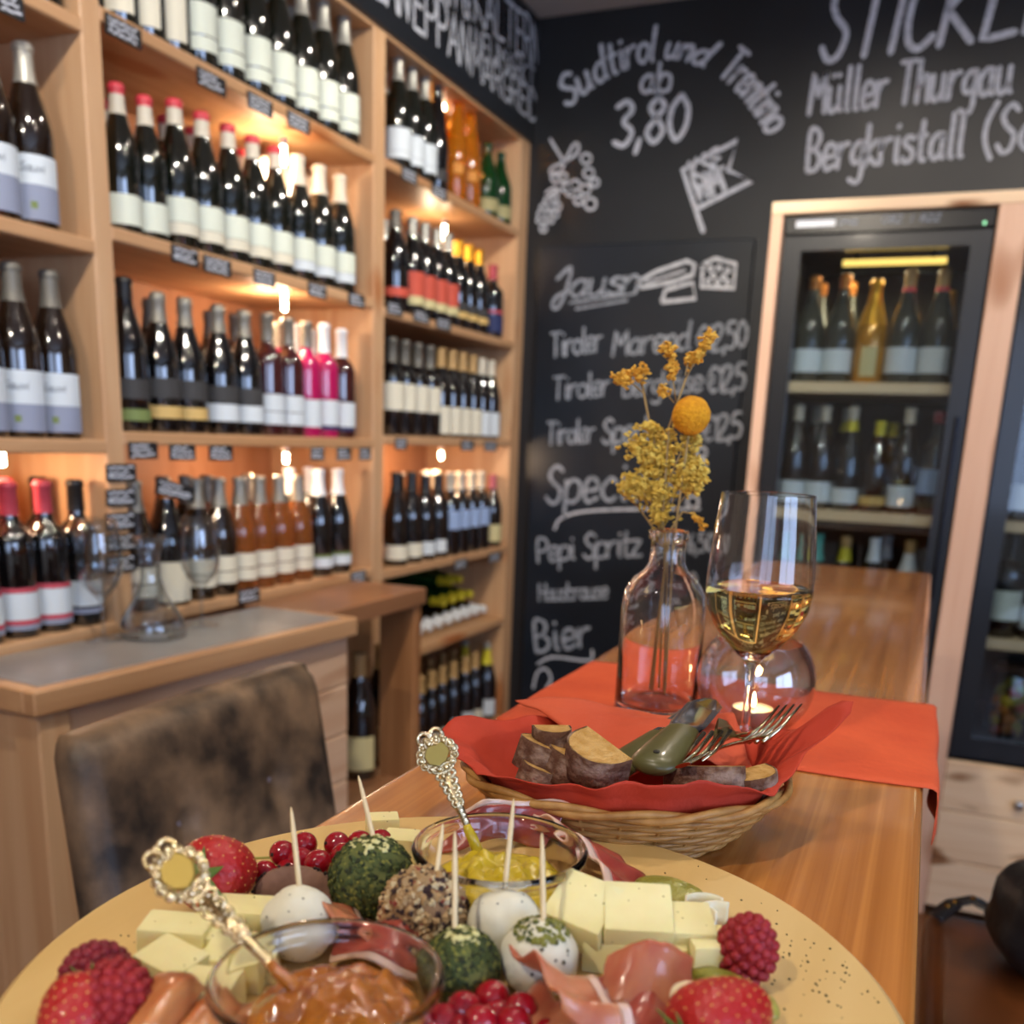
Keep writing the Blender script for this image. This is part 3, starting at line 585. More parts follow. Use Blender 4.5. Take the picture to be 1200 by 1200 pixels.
row(2, 0.74, [(466, 'c2cream'), (482, 'c2cream'), (497, 'c2cream'), (512, 'c2plain'), (535, 'amber'), (551, 'amber'), (572, 'greensekt'), (588, 'greensekt')], 160, seed=9)
row(2, 0.352, [(463, 'c2redone'), (483, 'c2red'), (497, 'c2red'), (510, 'c2red'), (522, 'c2red'), (535, 'c2gold'), (548, 'c2gold'), (561, 'c2gold'), (578, 'c2navy'), (590, 'c2navy')], 310, seed=10)
row(2, -0.003, [(459, 'c2bigcream'), (474, 'c2bigcream'), (489, 'c2bigcream'), (503, 'c2bigcream'), (516, 'c2lowcream'), (529, 'c2lowcream'), (541, 'c2lowcream'), (553, 'c2lowcream'), (564, 'c2lowwhite'), (574, 'c2lowwhite'), (583, 'c2lowwhite'), (592, 'c2lowwhite')], 450, seed=11)
row(2, -0.405, [(464, 'c2greylow'), (482, 'c2greylow'), (498, 'c2smallwhite'), (513, 'c2smallwhite'), (527, 'c2blue'), (539, 'c2blue'), (551, 'c2blue'), (562, 'c2blue'), (576, 'c2yellow'), (588, 'c2yellow')], 600, seed=12)
row(2, -1.10, [(480, 'c2lowplain'), (492, 'c2lowplain'), (506, 'c2lowplain'), (518, 'c2lowplain'), (531, 'c2lowbright'), (545, 'c2lowbright'), (556, 'c2lowplain'), (570, 'c2lowyellow'), (584, 'c2lowyellow')], 790, seed=13)
yy = [2.62 + 0.0765 * i for i in range(12)]
for y in yy:
    if y < 3.49: bottle((-1.845, y, -0.69 + CZ + 0.0375), KD['lywhite'], rot=(0, math.radians(90.4), 0))
for i in range(4): bottle((-1.87, 3.118 + 0.0765 * i + 0.038, -0.69 + CZ + 0.0375 + 0.066), KD['lyyellow'], rot=(0, math.radians(90.4), 0))
for i in range(2): bottle((-1.88, 3.156 + 0.0765 * i + 0.038 + 0.038, -0.69 + CZ + 0.0375 + 0.132), KD['lyyellow'], rot=(0, math.radians(90.4), 0))

# ------------------------------------------------------------------ price cards on the shelf edges
CARD = mat('price_card_black', '#1c1d20', 0.6)
def scribble(seed, w_, h_):
    k = ('scr', seed, round(w_, 3))
    if k not in MC:
        rnd = random.Random(seed); mb = MB()
        for j in range(3):
            y = h_ * (0.28 - 0.28 * j); x0 = -w_ * 0.42; x1 = w_ * rnd.uniform(0.1, 0.42); n = 16
            p = [(x0 + (x1 - x0) * i / n, y + rnd.uniform(-1, 1) * h_ * 0.09) for i in range(n + 1)]
            ribbon(mb, p, h_ * 0.12, lambda x, y: (0.0012, x, y))
        MC[k] = mb.mesh('chalk_scribble', CHALK)
    return MC[k]
def card(u, v, wpx, shelf_name, x=XS + 0.004, tilt=0.0, h_=0.034):
    p = PX(u, v, x); a = PX(u - wpx / 2, v, x); b = PX(u + wpx / 2, v, x); w_ = round(max((b - a).length, 0.045) / 0.01) * 0.01
    k = ('card', w_, h_)
    if k not in MC: MC[k] = bb(-0.0015, 0.001, -w_ / 2, w_ / 2, -h_ / 2, h_ / 2).mesh('card_plate', CARD)
    t = thing('price_card', 'small black price card with white writing ' + shelf_name, 'price card', p, group='price cards ' + shelf_name, rot=(tilt, 0.0, 0))
    link('card_plate', MC[k], t); link('chalk_scribble', scribble(int(u) % 5, w_, h_), t)
for u, v, w_ in ((145, 37, 40), (248, 96, 30), (305, 123, 28), (350, 144, 24)): card(u, v, w_, 'under the bottles with two-part cream labels')
for u, v, w_ in ((217, 300, 32), (255, 312, 30), (310, 326, 24), (372, 341, 20), (418, 352, 18)): card(u, v, w_, 'under the red-topped bottles')
for u, v, w_ in ((168, 528, 35), (214, 530, 30), (259, 531, 28), (372, 532, 16), (403, 532, 16), (428, 532, 14)): card(u, v, w_, 'under the foil-topped and rose bottles')
for u, v, w_ in ((480, 206, 18), (515, 226, 18)): card(u, v, w_, 'under the amber bottles')
for u, v, w_ in ((463, 362, 18), (494, 371, 18), (520, 380, 16)): card(u, v, w_, 'under the red-labelled bottles')
for u, v, w_ in ((470, 520, 14), (548, 522, 14), (575, 523, 14)): card(u, v, w_, 'above the blue-labelled bottles')
for u, v, w_ in ((292, 698, 24), (420, 676, 18), (540, 661, 14), (580, 653, 14)): card(u, v, w_, 'on the edge below the standing bottles')
for v in (554, 583, 611, 636, 661): card(142, v, 34, 'in a column on the pine upright', x=XS + 0.003)
card(13, 6, 30, 'on the upper board beside the pine upright')
card(206, 575, 46, 'tilted in front of the bottles behind the glasses', x=-1.50, tilt=-0.2)

# ------------------------------------------------------------------ counter in front of the shelves
ZC = -0.412 + CZ
STONE = mat('counter_slab_grey', '#7d7a78', 0.28, col2='#8e8b88', scale=(6, 6, 6))
EDGE = wood('counter_edge_wood', '#a97c55', '#c2966b', 'Y', 0.4, freq=30)
PLANK = wood('counter_plank_wood', '#c49c7c', '#d6b494', 'Y', 0.55, freq=24, knots='#97623c')
counter = thing('serving_counter', 'low pine plank counter with grey top in front of the wine shelf', 'counter', (0, 0, 0))
C0, C1, CF = 1.07, 1.915, -1.195
_r = Matrix.Rotation(-0.0794, 4, 'Z'); counter.rotation_euler = (0, 0, -0.0794); counter.location = Vector((-1.246, 1.066, 0)) - _r @ Vector((CF, C0, 0))
XC = CF - 0.262
part('counter_slab', bb(XC, CF - 0.028, C0 + 0.03, C1 - 0.028, ZC - 0.035, ZC), STONE, counter, bevel=0.002, seg=1)
for a in ((CF - 0.028, CF, C0, C1), (XC, CF - 0.028, C0, C0 + 0.03), (XC, CF - 0.028, C1 - 0.028, C1)):
    part('edge_trim', bb(*a, ZC - 0.042, ZC - 0.0005), EDGE, counter, bevel=0.003, seg=1)
zt = ZC - 0.042
ph = 0.118; k = 0
while zt > 0.02:
    z0 = max(zt - ph, 0.0)
    part('plank', bb(CF - 0.05, CF - 0.02, C0 + 0.075, C1 - 0.012, z0 + 0.002, zt - 0.001), PLANK, counter, bevel=0.003, seg=1)
    zt = z0; k += 1
part('corner_post', bb(CF - 0.075, CF - 0.012, C0 + 0.012, C0 + 0.073, 0.0, ZC - 0.042), PINE_Z, counter, bevel=0.003, seg=1)
for j in range(2):
    part('end_panel', bb(XC + 0.002 + 0.094 * j, XC + 0.094 + 0.094 * j, C0 + 0.02, C0 + 0.045, 0.0, ZC - 0.042), PINE_Z, counter, bevel=0.002, seg=1)
part('far_end_panel', bb(XC, CF - 0.052, C1 - 0.06, C1 - 0.04, 0.0, ZC - 0.042), PINE_Z, counter)
ext = thing('side_worktop', 'narrow brown wooden worktop with upright end panel beside the counter', 'worktop', (0, 0, 0))
WT = wood('worktop_brown', '#7d5536', '#96694a', 'Y', 0.35, freq=26)
part('worktop_board', bb(XS + 0.005, -1.262, 1.90, 2.405, ZC - 0.045, ZC), WT, ext, bevel=0.004, seg=2)
part('end_panel', bb(-1.385, -1.272, 2.355, 2.395, 0.0, ZC - 0.045), wood('worktop_upright', '#8a5c38', '#a8764c', 'Z', 0.4, freq=24), ext, bevel=0.003, seg=1)
part('under_shelf', bb(XS + 0.005, -1.275, 1.92, 2.355, 0.355, 0.38), WT, ext)
for u_ in (421, 447):
    q_ = PX(u_, 800, -1.43); bottle((-1.43, q_.y, 0.38), KD['magnum'], -0.9)
# tasting glasses on the counter
TG = thin_glass('thin_clear_glass', '#f6f8f9', 1.3, 2.2, 0.085)
def stem_profile(h, rb, stem_h, rrim, rfoot, t=0.0012):
    b0 = stem_h; H = h - b0
    outer = [(rfoot, 0.0), (rfoot, 0.0015), (rfoot * 0.5, 0.004), (0.006, 0.008), (0.0042, 0.02), (0.004, stem_h * 0.7), (0.0055, stem_h - 0.006), (rb * 0.35, b0 + H * 0.03), (rb * 0.72, b0 + H * 0.15), (rb * 0.94, b0 + H * 0.30), (rb, b0 + H * 0.42), (rb * 0.985, b0 + H * 0.6), (rb * 0.92 if rrim < rb * 0.95 else rb * 0.97, b0 + H * 0.82), (rrim, h)]
    inner = [(rrim - t, h)] + [(r - t, z) for r, z in reversed(outer[8:-1])] + [(rb * 0.32, b0 + H * 0.05), (0.001, b0 + H * 0.025)]
    return outer + inner
for u, v, h, rb, lab in ((107, 748, 0.235, 0.043, 'clear stemmed tasting glass in front of the red-edged labels'), (237, 733, 0.23, 0.041, 'clear stemmed tasting glass in front of the rose bottles')):
    p = PZ(u, v, ZC); p.x = max(p.x, XS + 0.05)
    g = thing('tasting_glass', lab, 'glass', p)
    part('glass_body', MB().lathe(stem_profile(h, rb, 0.085, rb * 0.8, 0.036), 32, cap=False), TG, g, smooth=True)
p = PZ(180, 746, ZC); p.x = max(p.x, XS + 0.075)
g = thing('glass_decanter', 'clear broad-based glass decanter with flared neck between the tasting glasses', 'decanter', p)
o_ = [(0.03, 0.0), (0.062, 0.003), (0.066, 0.015), (0.058, 0.04), (0.03, 0.085), (0.019, 0.12), (0.02, 0.16), (0.034, 0.20)]
part('glass_body', MB().lathe(o_ + [(r - 0.0015, z + 0.001) for r, z in reversed(o_)], 32, cap=False), TG, g, smooth=True)

# ------------------------------------------------------------------ upholstered bar chair
LEA = mat('worn_leather', '#2c241e', 0.48, col2='#84694f', scale=(15, 13, 13), detail=8, lo=0.36, hi=0.66, bump=0.15, bscale=40)
chair = thing('bar_chair', 'worn brown-grey leather bar chair with button-tufted back at the table', 'chair', (0, 0, 0))
ct, cb_ = Vector((-0.835, 0, -0.335 + CZ)), Vector((-0.745, 0, -0.72 + CZ))
Y0t, Y1t, Y0b, Y1b = 0.742, 1.195, 0.70, 1.16
BT = [(0.30, 0.36), (0.70, 0.36), (0.30, 0.72), (0.70, 0.72)]
def back_pt(a, b, side):
    y = (Y0t + (Y1t - Y0t) * a) * (1 - b) + (Y0b + (Y1b - Y0b) * a) * b
    c = ct.lerp(cb_, b); z = c.z + 0.004 * math.sin(PI * a) * (1 - b)
    ed = min(min(a, 1 - a) / 0.05, 1.0) * min(min(b, 1 - b) / 0.05, 1.0); th = 0.012 + 0.022 * math.sqrt(max(ed, 0))
    if side > 0:
        for (p, q) in BT: th -= 0.016 * math.exp(-((a - p) ** 2 + (b - q) ** 2) / 0.0025)
        for (p, q) in BT: th -= 0.004 * math.exp(-((a - p) ** 2) / 0.0004) * (1 if b > 0.2 else 0)
    # rounded upper corners
    if b < 0.10:
        k = (0.10 - b) / 0.10; inset = 0.012 * k * k; y += inset * (1 if a < 0.5 else -1) * (abs(2 * a - 1) ** 4)
    return Vector((c.x + side * th, y, z))
mb = MB(); mb.grid(32, 26, lambda a, b: back_pt(a, b, 1)); n0 = len(mb.v); mb.grid(32, 26, lambda a, b: back_pt(a, b, -1))
rimA = [i * 27 for i in range(33)] + [32 * 27 + j for j in range(1, 27)] + [i * 27 + 26 for i in range(31, -1, -1)] + [j for j in range(25, 0, -1)]
mb.f += [(rimA[i], rimA[(i + 1) % len(rimA)], rimA[(i + 1) % len(rimA)] + n0, rimA[i] + n0) for i in range(len(rimA))]
bk = part('backrest', mb, LEA, chair, smooth=True)
for (p, q) in BT:
    part('button', MB().sphere(back_pt(p, q, 1) + Vector((0.002, 0, 0)), 0.009, 10, 6, sc=(0.5, 1, 1)), mat('button_leather', '#8a8088', 0.3), bk, smooth=True)
part('seat', bb(-0.76, -0.36, 0.70, 1.16, 0.60, 0.68), LEA, chair, bevel=0.02, seg=3, smooth=True)
for x in (-0.73, -0.40):
    for y in (0.74, 1.12): part('leg', MB().tube([(x, y, 0.61), (x * 1.0, y, 0.0)], [0.02, 0.014], 10), mat('black_metal', '#1a1a1c', 0.35), chair, smooth=True, sharp=1)

# ------------------------------------------------------------------ wine fridges in their pine surround
YF = 3.0
sur = thing('fridge_surround', 'pine board surround and plank base holding the two wine fridges', 'cabinet', (0, 0, 0))
FZ0, FZ1 = -0.855 + CZ, 0.635 + CZ
XL, XM0, XM1, XR = -0.475, 0.07, 0.145, 0.69
PFR = wood('surround_pine', '#cfa184', '#e0b99c', 'Z', 0.5, freq=20, knots='#b07e5c')
PFX = wood('surround_pine_flat', '#dcb890', '#ecd0ac', 'X', 0.5, freq=20, knots='#8a5a34', kt=(0.60, 0.70), ks=1.6)
part('side_post', bb(XL - 0.032, XL, YF - 0.01, YW - 0.03, 0, FZ1 + 0.03), PFR, sur, bevel=0.002, seg=1)
part('middle_post', bb(XM0, XM1, YF - 0.01, YW - 0.03, 0, FZ1 + 0.03), PFR, sur, bevel=0.002, seg=1)
part('side_post', bb(XR, XR + 0.032, YF - 0.01, YW - 0.03, 0, FZ1 + 0.03), PFR, sur, bevel=0.002, seg=1)
part('top_board', bb(XL - 0.032, XR + 0.032, YF - 0.012, YW - 0.03, FZ1 + 0.0, FZ1 + 0.032), PFX, sur, bevel=0.002, seg=1)
zz = FZ0
for j in range(4):
    part('base_plank', bb(XL, XM0, YF - 0.004, YF + 0.02, zz - 0.155, zz - 0.003), PFX, sur, bevel=0.004, seg=1)
    part('base_plank', bb(XM1, XR, YF - 0.004, YF + 0.02, zz - 0.155, zz - 0.003), PFX, sur, bevel=0.004, seg=1)
    zz -= 0.155
    if zz < 0.15: break
kp = PY(1194, 944, YF - 0.02)
part('knob', MB().lathe([(0.008, 0.0), (0.006, 0.008), (0.014, 0.014), (0.013, 0.024), (0.004, 0.027)], 16, Matrix.Translation((kp.x, YF - 0.003, kp.z)) @ Matrix.Rotation(PI / 2, 4, 'X')), mat('brushed_steel', '#b9b9bb', 0.3, 1.0), sur, smooth=True)
FB = mat('fridge_black', '#17191d', 0.32, coat=0.2); FI = mat('fridge_inside', '#2e2a26', 0.5)
FS = wood('fridge_shelf_beech', '#d8b98c', '#e6cda6', 'X', 0.5, freq=20)
GP = thin_glass('fridge_pane_glass', '#e3e8ea', 1.1)
def fridge(x0, x1, label, shelves, lampw, sign):
    t = thing('wine_fridge', label, 'fridge', (0, 0, 0))
    b = MB(); y0, y1 = YF + 0.045, YW - 0.03
    for q in ((x0 + 0.002, x0 + 0.03, y0, y1, FZ0, FZ1), (x1 - 0.03, x1 - 0.002, y0, y1, FZ0, FZ1), (x0 + 0.03, x1 - 0.03, y0, y1, FZ0, FZ0 + 0.06), (x0 + 0.03, x1 - 0.03, y0, y1, FZ1 - 0.075, FZ1), (x0 + 0.03, x1 - 0.03, y1 - 0.03, y1, FZ0 + 0.06, FZ1 - 0.075)): b.box(*q)
    part('body', b, FI, t)
    zt = FZ1 - 0.050
    part('control_panel', bb(x0 + 0.004, x1 - 0.004, YF + 0.008, YF + 0.045, zt, FZ1 - 0.002), mat('control_panel_black', '#0e0f11', 0.25), t, bevel=0.002, seg=1)
    if sign:
        pp = part('name_plate', bb(x0 + 0.035, x0 + 0.14, YF + 0.0065, YF + 0.009, zt + 0.018, zt + 0.036), mat('plate_white', '#d4d8de', 0.4), t)
        for tx, xa, xb in (('Vino', x0 + 0.148, x0 + 0.195), ('082', x0 + 0.26, x0 + 0.31), ('|', x0 + 0.335, x0 + 0.338), ('822', x0 + 0.355, x0 + 0.405)):
            write(tx, [(0, 0), (1, 0)], (lambda xa, xb: lambda u, v: Vector((xa + (xb - xa) * u, YF + 0.0075, zt + 0.02)))(xa, xb), 0.018, NY, t, wd=0.12, slant=0.1, m=mat('panel_print', '#8f98a8', 0.5), name='panel_lettering')
        part('status_light', MB().sphere((x1 - 0.03, YF + 0.007, zt + 0.01), 0.004, 8, 6), emis('led_green', '#a8ffc0', 2.0), t)
    # door
    d = MB(); fw = 0.05; a0, a1, c0, c1 = x0 + 0.006, x1 - 0.006, FZ0 + 0.01, zt - 0.006
    for q in ((a0, a0 + fw, c0, c1), (a1 - fw, a1, c0, c1), (a0 + fw, a1 - fw, c0, c0 + 0.06), (a0 + fw, a1 - fw, c1 - 0.038, c1)): d.box(q[0], q[1], YF + 0.004, YF + 0.042, q[2], q[3])
    dr = part('door', d, FB, t)
    part('pane', bb(a0 + fw - 0.004, a1 - fw + 0.004, YF + 0.020, YF + 0.024, c0 + 0.056, c1 - 0.034), GP, dr)
    part('handle', MB().tube([(a1 - 0.02, YF - 0.012, c0 + 0.45), (a1 - 0.02, YF - 0.012, c0 + 0.95)], 0.007, 8).box(a1 - 0.026, a1 - 0.014, YF - 0.012, YF + 0.006, c0 + 0.46, c0 + 0.48).box(a1 - 0.026, a1 - 0.014, YF - 0.012, YF + 0.006, c0 + 0.92, c0 + 0.94), mat('handle_dark', '#2a2d33', 0.25, 0.8), dr, smooth=True, sharp=0.8)
    for z in shelves:
        part('shelf', bb(x0 + 0.031, x1 - 0.031, YF + 0.052, y1 - 0.04, z - 0.03, z), FS, t, bevel=0.002, seg=1)
    part('light_tube', MB().tube([(x0 + 0.16, YF + 0.13, FZ1 - 0.108), (x1 - 0.11, YF + 0.13, FZ1 - 0.108)], 0.009, 12), emis('fridge_tube', '#ffcf6a', 2.6), t, smooth=True, sharp=1)
    part('tube_clip', bb(x0 + 0.19, x0 + 0.20, YF + 0.125, YF + 0.135, FZ1 - 0.101, FZ1 - 0.074).box(x1 - 0.15, x1 - 0.14, YF + 0.125, YF + 0.135, FZ1 - 0.101, FZ1 - 0.074), FI, t)
    l = bpy.data.lights.new('fridge_light', 'AREA'); l.shape = 'RECTANGLE'; l.size = 0.25; l.size_y = 0.04; l.energy = lampw; l.color = (1.0, 0.82, 0.5)
    o = bpy.data.objects.new('fridge_light_lamp', l); COL.objects.link(o); o.parent = t; o.location = ((x0 + x1) / 2, YF + 0.18, FZ1 - 0.122)
    return t
ZS1, ZS2, ZS3, ZS4 = 0.195 + CZ, -0.168 + CZ, -0.545 + CZ, -0.79 + CZ
fridge(XL, XM0, 'tall black glass-door wine fridge behind the far end of the bar table', [ZS1, ZS2, ZS3], 1.6, True)
fridge(XM1, XR, 'black glass-door wine fridge with a jar of peppers on its lowest shelf', [ZS1, ZS2, -0.50 + CZ], 0.8, False)
kind('fwhite', 'bottle with copper cork top and wide white label in the fridge', H=0.30, r=0.042, glass='clear', shape='sekt', caps=((0.262, 0.30, 'copper'),), labels=((0.03, 0.095, A, 'white'),))
kind('fgold', 'golden sparkling bottle with long gold neck foil in the fridge', H=0.285, r=0.044, glass='gold', shape='sekt', caps=((0.16, 0.285, 'gold'),), labels=((0.02, 0.10, 0.5, 'yellow'),))
kind('ftan', 'tall pale bottle with cork top, red neck ring and white label in the fridge', H=0.31, r=0.043, glass='clear', shape='sekt', caps=((0.262, 0.31, 'tan'), (0.25, 0.262, 'red')), labels=((0.03, 0.10, A, 'white'),))
kind('fgoldneck', 'dark bottle with slim gold neck at the fridge side', H=0.265, r=0.036, glass='black', shape='flute', caps=((0.16, 0.265, 'gold'),), labels=((0.03, 0.06, A, 'grey'),))
kind('f2a', 'dark bottle with pale cork top and white label on the second fridge shelf', H=0.30, r=0.038, glass='brown', caps=((0.255, 0.30, 'cream'),), labels=((0.02, 0.08, A, 'white'),))
kind('f2b', 'dark bottle with yellow neck foil on the second fridge shelf', H=0.30, r=0.040, glass='black', shape='sekt', caps=((0.23, 0.26, 'yellow'), (0.262, 0.30, 'cream')), labels=((0.02, 0.065, A, 'white'),))
kind('f2c', 'dark bottle with pale blue label and rosy top on the second fridge shelf', H=0.29, r=0.040, glass='black', shape='bord', caps=((0.26, 0.29, 'pink'),), labels=((0.06, 0.13, A, 'blue'),))
kind('f2d', 'small dark bottle with gold strip on the second fridge shelf', H=0.26, r=0.038, glass='brown', caps=((0.22, 0.26, 'yellow'),), labels=((0.02, 0.045, A, 'gold'),))
kind('f3teal', 'bottle with teal capsule on the lowest fridge shelf', H=0.30, r=0.038, glass='black', caps=((0.22, 0.30, 'teal'),))
kind('f3yellow', 'bottle with yellow foil on the lowest fridge shelf', H=0.30, r=0.042, glass='black', shape='sekt', caps=((0.225, 0.265, 'yellow'), (0.266, 0.30, 'tan')))
kind('f3white', 'bottle with white capsule on the lowest fridge shelf', H=0.30, r=0.040, glass='black', caps=((0.23, 0.30, 'white'),))
kind('f3tan', 'bottle with cork top and white neck foil on the lowest fridge shelf', H=0.30, r=0.040, glass='black', caps=((0.21, 0.262, 'white'), (0.263, 0.30, 'tan')))
kind('g1', 'dark bottle with cream label in the fridge above the pepper jar', H=0.30, r=0.044, glass='black', shape='bord', caps=((0.22, 0.30, 'black'),), labels=((0.05, 0.135, A, 'cream'),))
kind('g2', 'dark bottle with white label in the fridge right of the pine post', H=0.29, r=0.042, glass='black', shape='bord', caps=((0.22, 0.29, 'black'),), labels=((0.03, 0.10, A, 'white'),))
def frow(z, items, v, y, x0=XL, x1=XM0):
    rows = {}
    for u, k, dy in items: rows.setdefault(dy, []).append((PY(u, v, y + dy).x, k))
    for dy, it in rows.items():
        xs = []; lim = x1 - 0.031
        for x, k in it:
            r_ = KD[k]['r']; x = max(x, x0 + 0.031 + r_)
            if xs: x = max(x, xs[-1][0] + xs[-1][1] + r_ + 0.001)
            xs.append((x, r_, k))
        edge = lim                                   # keep the row inside the cabinet: push back from the far side
        out = []
        for x, r_, k in reversed(xs):
            x = min(x, edge - r_); edge = x - r_ - 0.001; out.append((x, k))
        for x, k in out: bottle((x, y + dy, z), KD[k], -PI / 2 + R(-0.2, 0.2))
frow(ZS1, [(946, 'fwhite', 0.0), (974, 'fwhite', 0.0), (1003, 'fgold', 0.0), (1034, 'ftan', 0.0), (1066, 'ftan', 0.0), (1104, 'fgoldneck', 0.10), (955, 'fwhite', 0.13), (985, 'fwhite', 0.13)], 420, YF + 0.13)
frow(ZS2, [(937, 'f2a', 0.0), (964, 'f2a', 0.0), (991, 'f2b', 0.0), (1019, 'f2d', 0.0), (1045, 'f2a', 0.0), (1073, 'f2c', 0.0), (950, 'f2a', 0.13), (985, 'f2b', 0.13), (1040, 'f2d', 0.13)], 560, YF + 0.13)
frow(ZS3, [(927, 'f3teal', 0.0), (952, 'f3teal', 0.0), (979, 'f3yellow', 0.0), (1009, 'f3white', 0.0), (1038, 'f3white', 0.13), (1066, 'f3tan', 0.0)], 650, YF + 0.13)
frow(ZS1, [(1245, 'g2', 0.0), (1280, 'g2', 0.0)], 420, YF + 0.13, XM1, XR)
frow(ZS2, [(1205, 'g2', 0.0), (1235, 'g2', 0.0)], 560, YF + 0.13, XM1, XR)
frow(-0.50 + CZ, [(1178, 'g1', 0.0), (1204, 'g2', 0.0)], 700, YF + 0.13, XM1, XR)
# jar of peppers
jp = PY(1166, 870, YF + 0.12); jz = FZ0 + 0.06
jar = thing('pepper_jar', 'large preserving jar of yellow and orange peppers in the fridge', 'jar', (jp.x + 0.02, YF + 0.12, jz))
part('jar_glass', MB().lathe([(0.06, 0.0), (0.063, 0.01), (0.063, 0.16), (0.052, 0.185), (0.052, 0.20), (0.050, 0.20), (0.050, 0.186), (0.061, 0.159), (0.061, 0.012), (0.01, 0.008)], 28, cap=False), TG, jar, smooth=True)
part('lid', MB().lathe([(0.054, 0.196), (0.056, 0.2), (0.056, 0.212), (0.05, 0.216), (0.01, 0.217)], 28), mat('lid_dark', '#3a2a22', 0.4), jar, smooth=True, sharp=0.7)
rnd = random.Random(5)
for i in range(26):
    a = rnd.uniform(0, 2 * PI); rr = 0.038; z = 0.02 + 0.14 * (i / 26)
    c = rnd.choice(['#d8b51e', '#c9751a', '#c04a22', '#a9a02a'])
    M = Matrix.Rotation(a, 4, 'Z') @ Matrix.Rotation(rnd.uniform(-0.6, 0.6), 4, 'X')
    part('pepper_piece', MB().sphere((rr * math.cos(a), rr * math.sin(a), z), 0.02, 10, 6, M.to_3x3(), (0.5, 1.1, 0.8)), mat('pepper' + c, c, 0.3), jar, smooth=True)

# ------------------------------------------------------------------ bar table
ZT = CZ - 0.26
TW = wood('table_wood', '#a05f26', '#ca843f', 'Y', 0.25, coat=0.7, freq=110)
table = thing('bar_table', 'long narrow varnished wooden bar table', 'table', (0, 0, 0))
TL, TR, TN, TF = -0.359, 0.0265, -0.15, 2.42
part('tabletop', bb(TL, TR, TN, TF, ZT - 0.05, ZT), TW, table, bevel=0.008, seg=3, smooth=True, sharp=0.9)
for y in (0.25, 2.05):
    part('leg', bb(-0.30, -0.22, y, y + 0.08, 0.0, ZT - 0.05), wood('table_leg_wood', '#7a4a22', '#93602f', 'Z', 0.35, freq=24), table, bevel=0.004)
    part('leg', bb(-0.11, -0.03, y, y + 0.08, 0.0, ZT - 0.05), MATS['table_leg_wood'], table, bevel=0.004)
part('stretcher', bb(-0.19, -0.14, 0.33, 2.05, 0.25, 0.31), TW, table)
# red paper runner, hanging over the far side
PAP = mat('red_paper', '#dc5a2e', 0.75, col2='#d04e26', scale=(14, 14, 14), bump=0.12, bscale=120)
PAPD = mat('red_napkin', '#bd391c', 0.75, col2='#ad3018', scale=(14, 14, 14), bump=0.12, bscale=120)
def run_pt(a, b):
    x0, x1 = TL + 0.006, TR + 0.004
    y = 0.815 + 0.30 * b + 0.008 * math.sin(7 * a) + 0.006 * math.sin(11 * b)
    L = (x1 - x0) + 0.055; s = a * L; z = ZT + 0.0016 + 0.0012 * abs(math.sin(9 * a + 4 * b)) * math.sin(PI * b)
    if s <= x1 - x0: return (x0 + s, y, z)
    q = s - (x1 - x0); ang = min(q / 0.012, PI / 2)
    return (x1 + 0.008 * math.sin(ang) + 0.004 * math.sin(12 * b) * (q / 0.055), y, ZT + 0.0016 - 0.008 * (1 - math.cos(ang)) - max(q - 0.0126, 0))
run = tag(part('paper_runner', MB().grid(60, 24, run_pt, 0.0008), PAP, smooth=True), 'orange-red paper runner laid across the bar table under the vase', 'table runner')

# ------------------------------------------------------------------ vase with dried flowers
GLASS = mat('clear_glass', '#ffffff', 0.0, trans=1.0, ior=1.46)
ZR = ZT + 0.003
vp = PZ(768, 836, ZR)
vase = thing('bottle_vase', 'small clear glass bottle vase holding yellow dried flowers', 'vase', vp)
vo = [(0.03, 0.0), (0.039, 0.001), (0.041, 0.005), (0.0405, 0.06), (0.0405, 0.106), (0.038, 0.122), (0.030, 0.135), (0.021, 0.142), (0.0175, 0.149), (0.0165, 0.16), (0.0165, 0.170), (0.0188, 0.171), (0.0188, 0.178), (0.0184, 0.1795), (0.0175, 0.180)]
vi = [(0.0150, 0.180), (0.0143, 0.1795), (0.0141, 0.178), (0.0140, 0.150), (0.0185, 0.1405), (0.028, 0.132), (0.0355, 0.120), (0.038, 0.105), (0.038, 0.016), (0.034, 0.011), (0.002, 0.013)]
part('vase_glass', MB().lathe(vo + vi, 40, cap=True), GLASS, vase, smooth=True, sharp=1.3)
YV = vp.y
FLW = mat('dried_blossom', '#cfa93c', 0.85, col2='#e8c95e', scale=(150, 150, 150)); FLW2 = mat('dried_blossom_amber', '#d79a2c', 0.85, col2='#e8b848', scale=(150, 150, 150))
STM = mat('dried_stem', '#a58a58', 0.8)
fr = random.Random(3)
def blossoms(mb, pts, n, spread, size):
    for i in range(n):
        t = fr.random() * (len(pts) - 1); k = int(t); p = Vector(pts[k]).lerp(Vector(pts[min(k + 1, len(pts) - 1)]), t - k)
        q = p + Vector((fr.gauss(0, 1), fr.gauss(0, 1), fr.gauss(0, 1))) * spread
        M = Matrix.Rotation(fr.uniform(0, 6.28), 3, 'Z') @ Matrix.Rotation(fr.uniform(0, 3.14), 3, 'X')
        for _ in range(3):
            mb.octa(q + Vector((fr.gauss(0, 1), fr.gauss(0, 1), fr.gauss(0, 1))) * size * 0.6, size * fr.uniform(0.7, 1.25), M, (1.0, 0.75, 0.5))
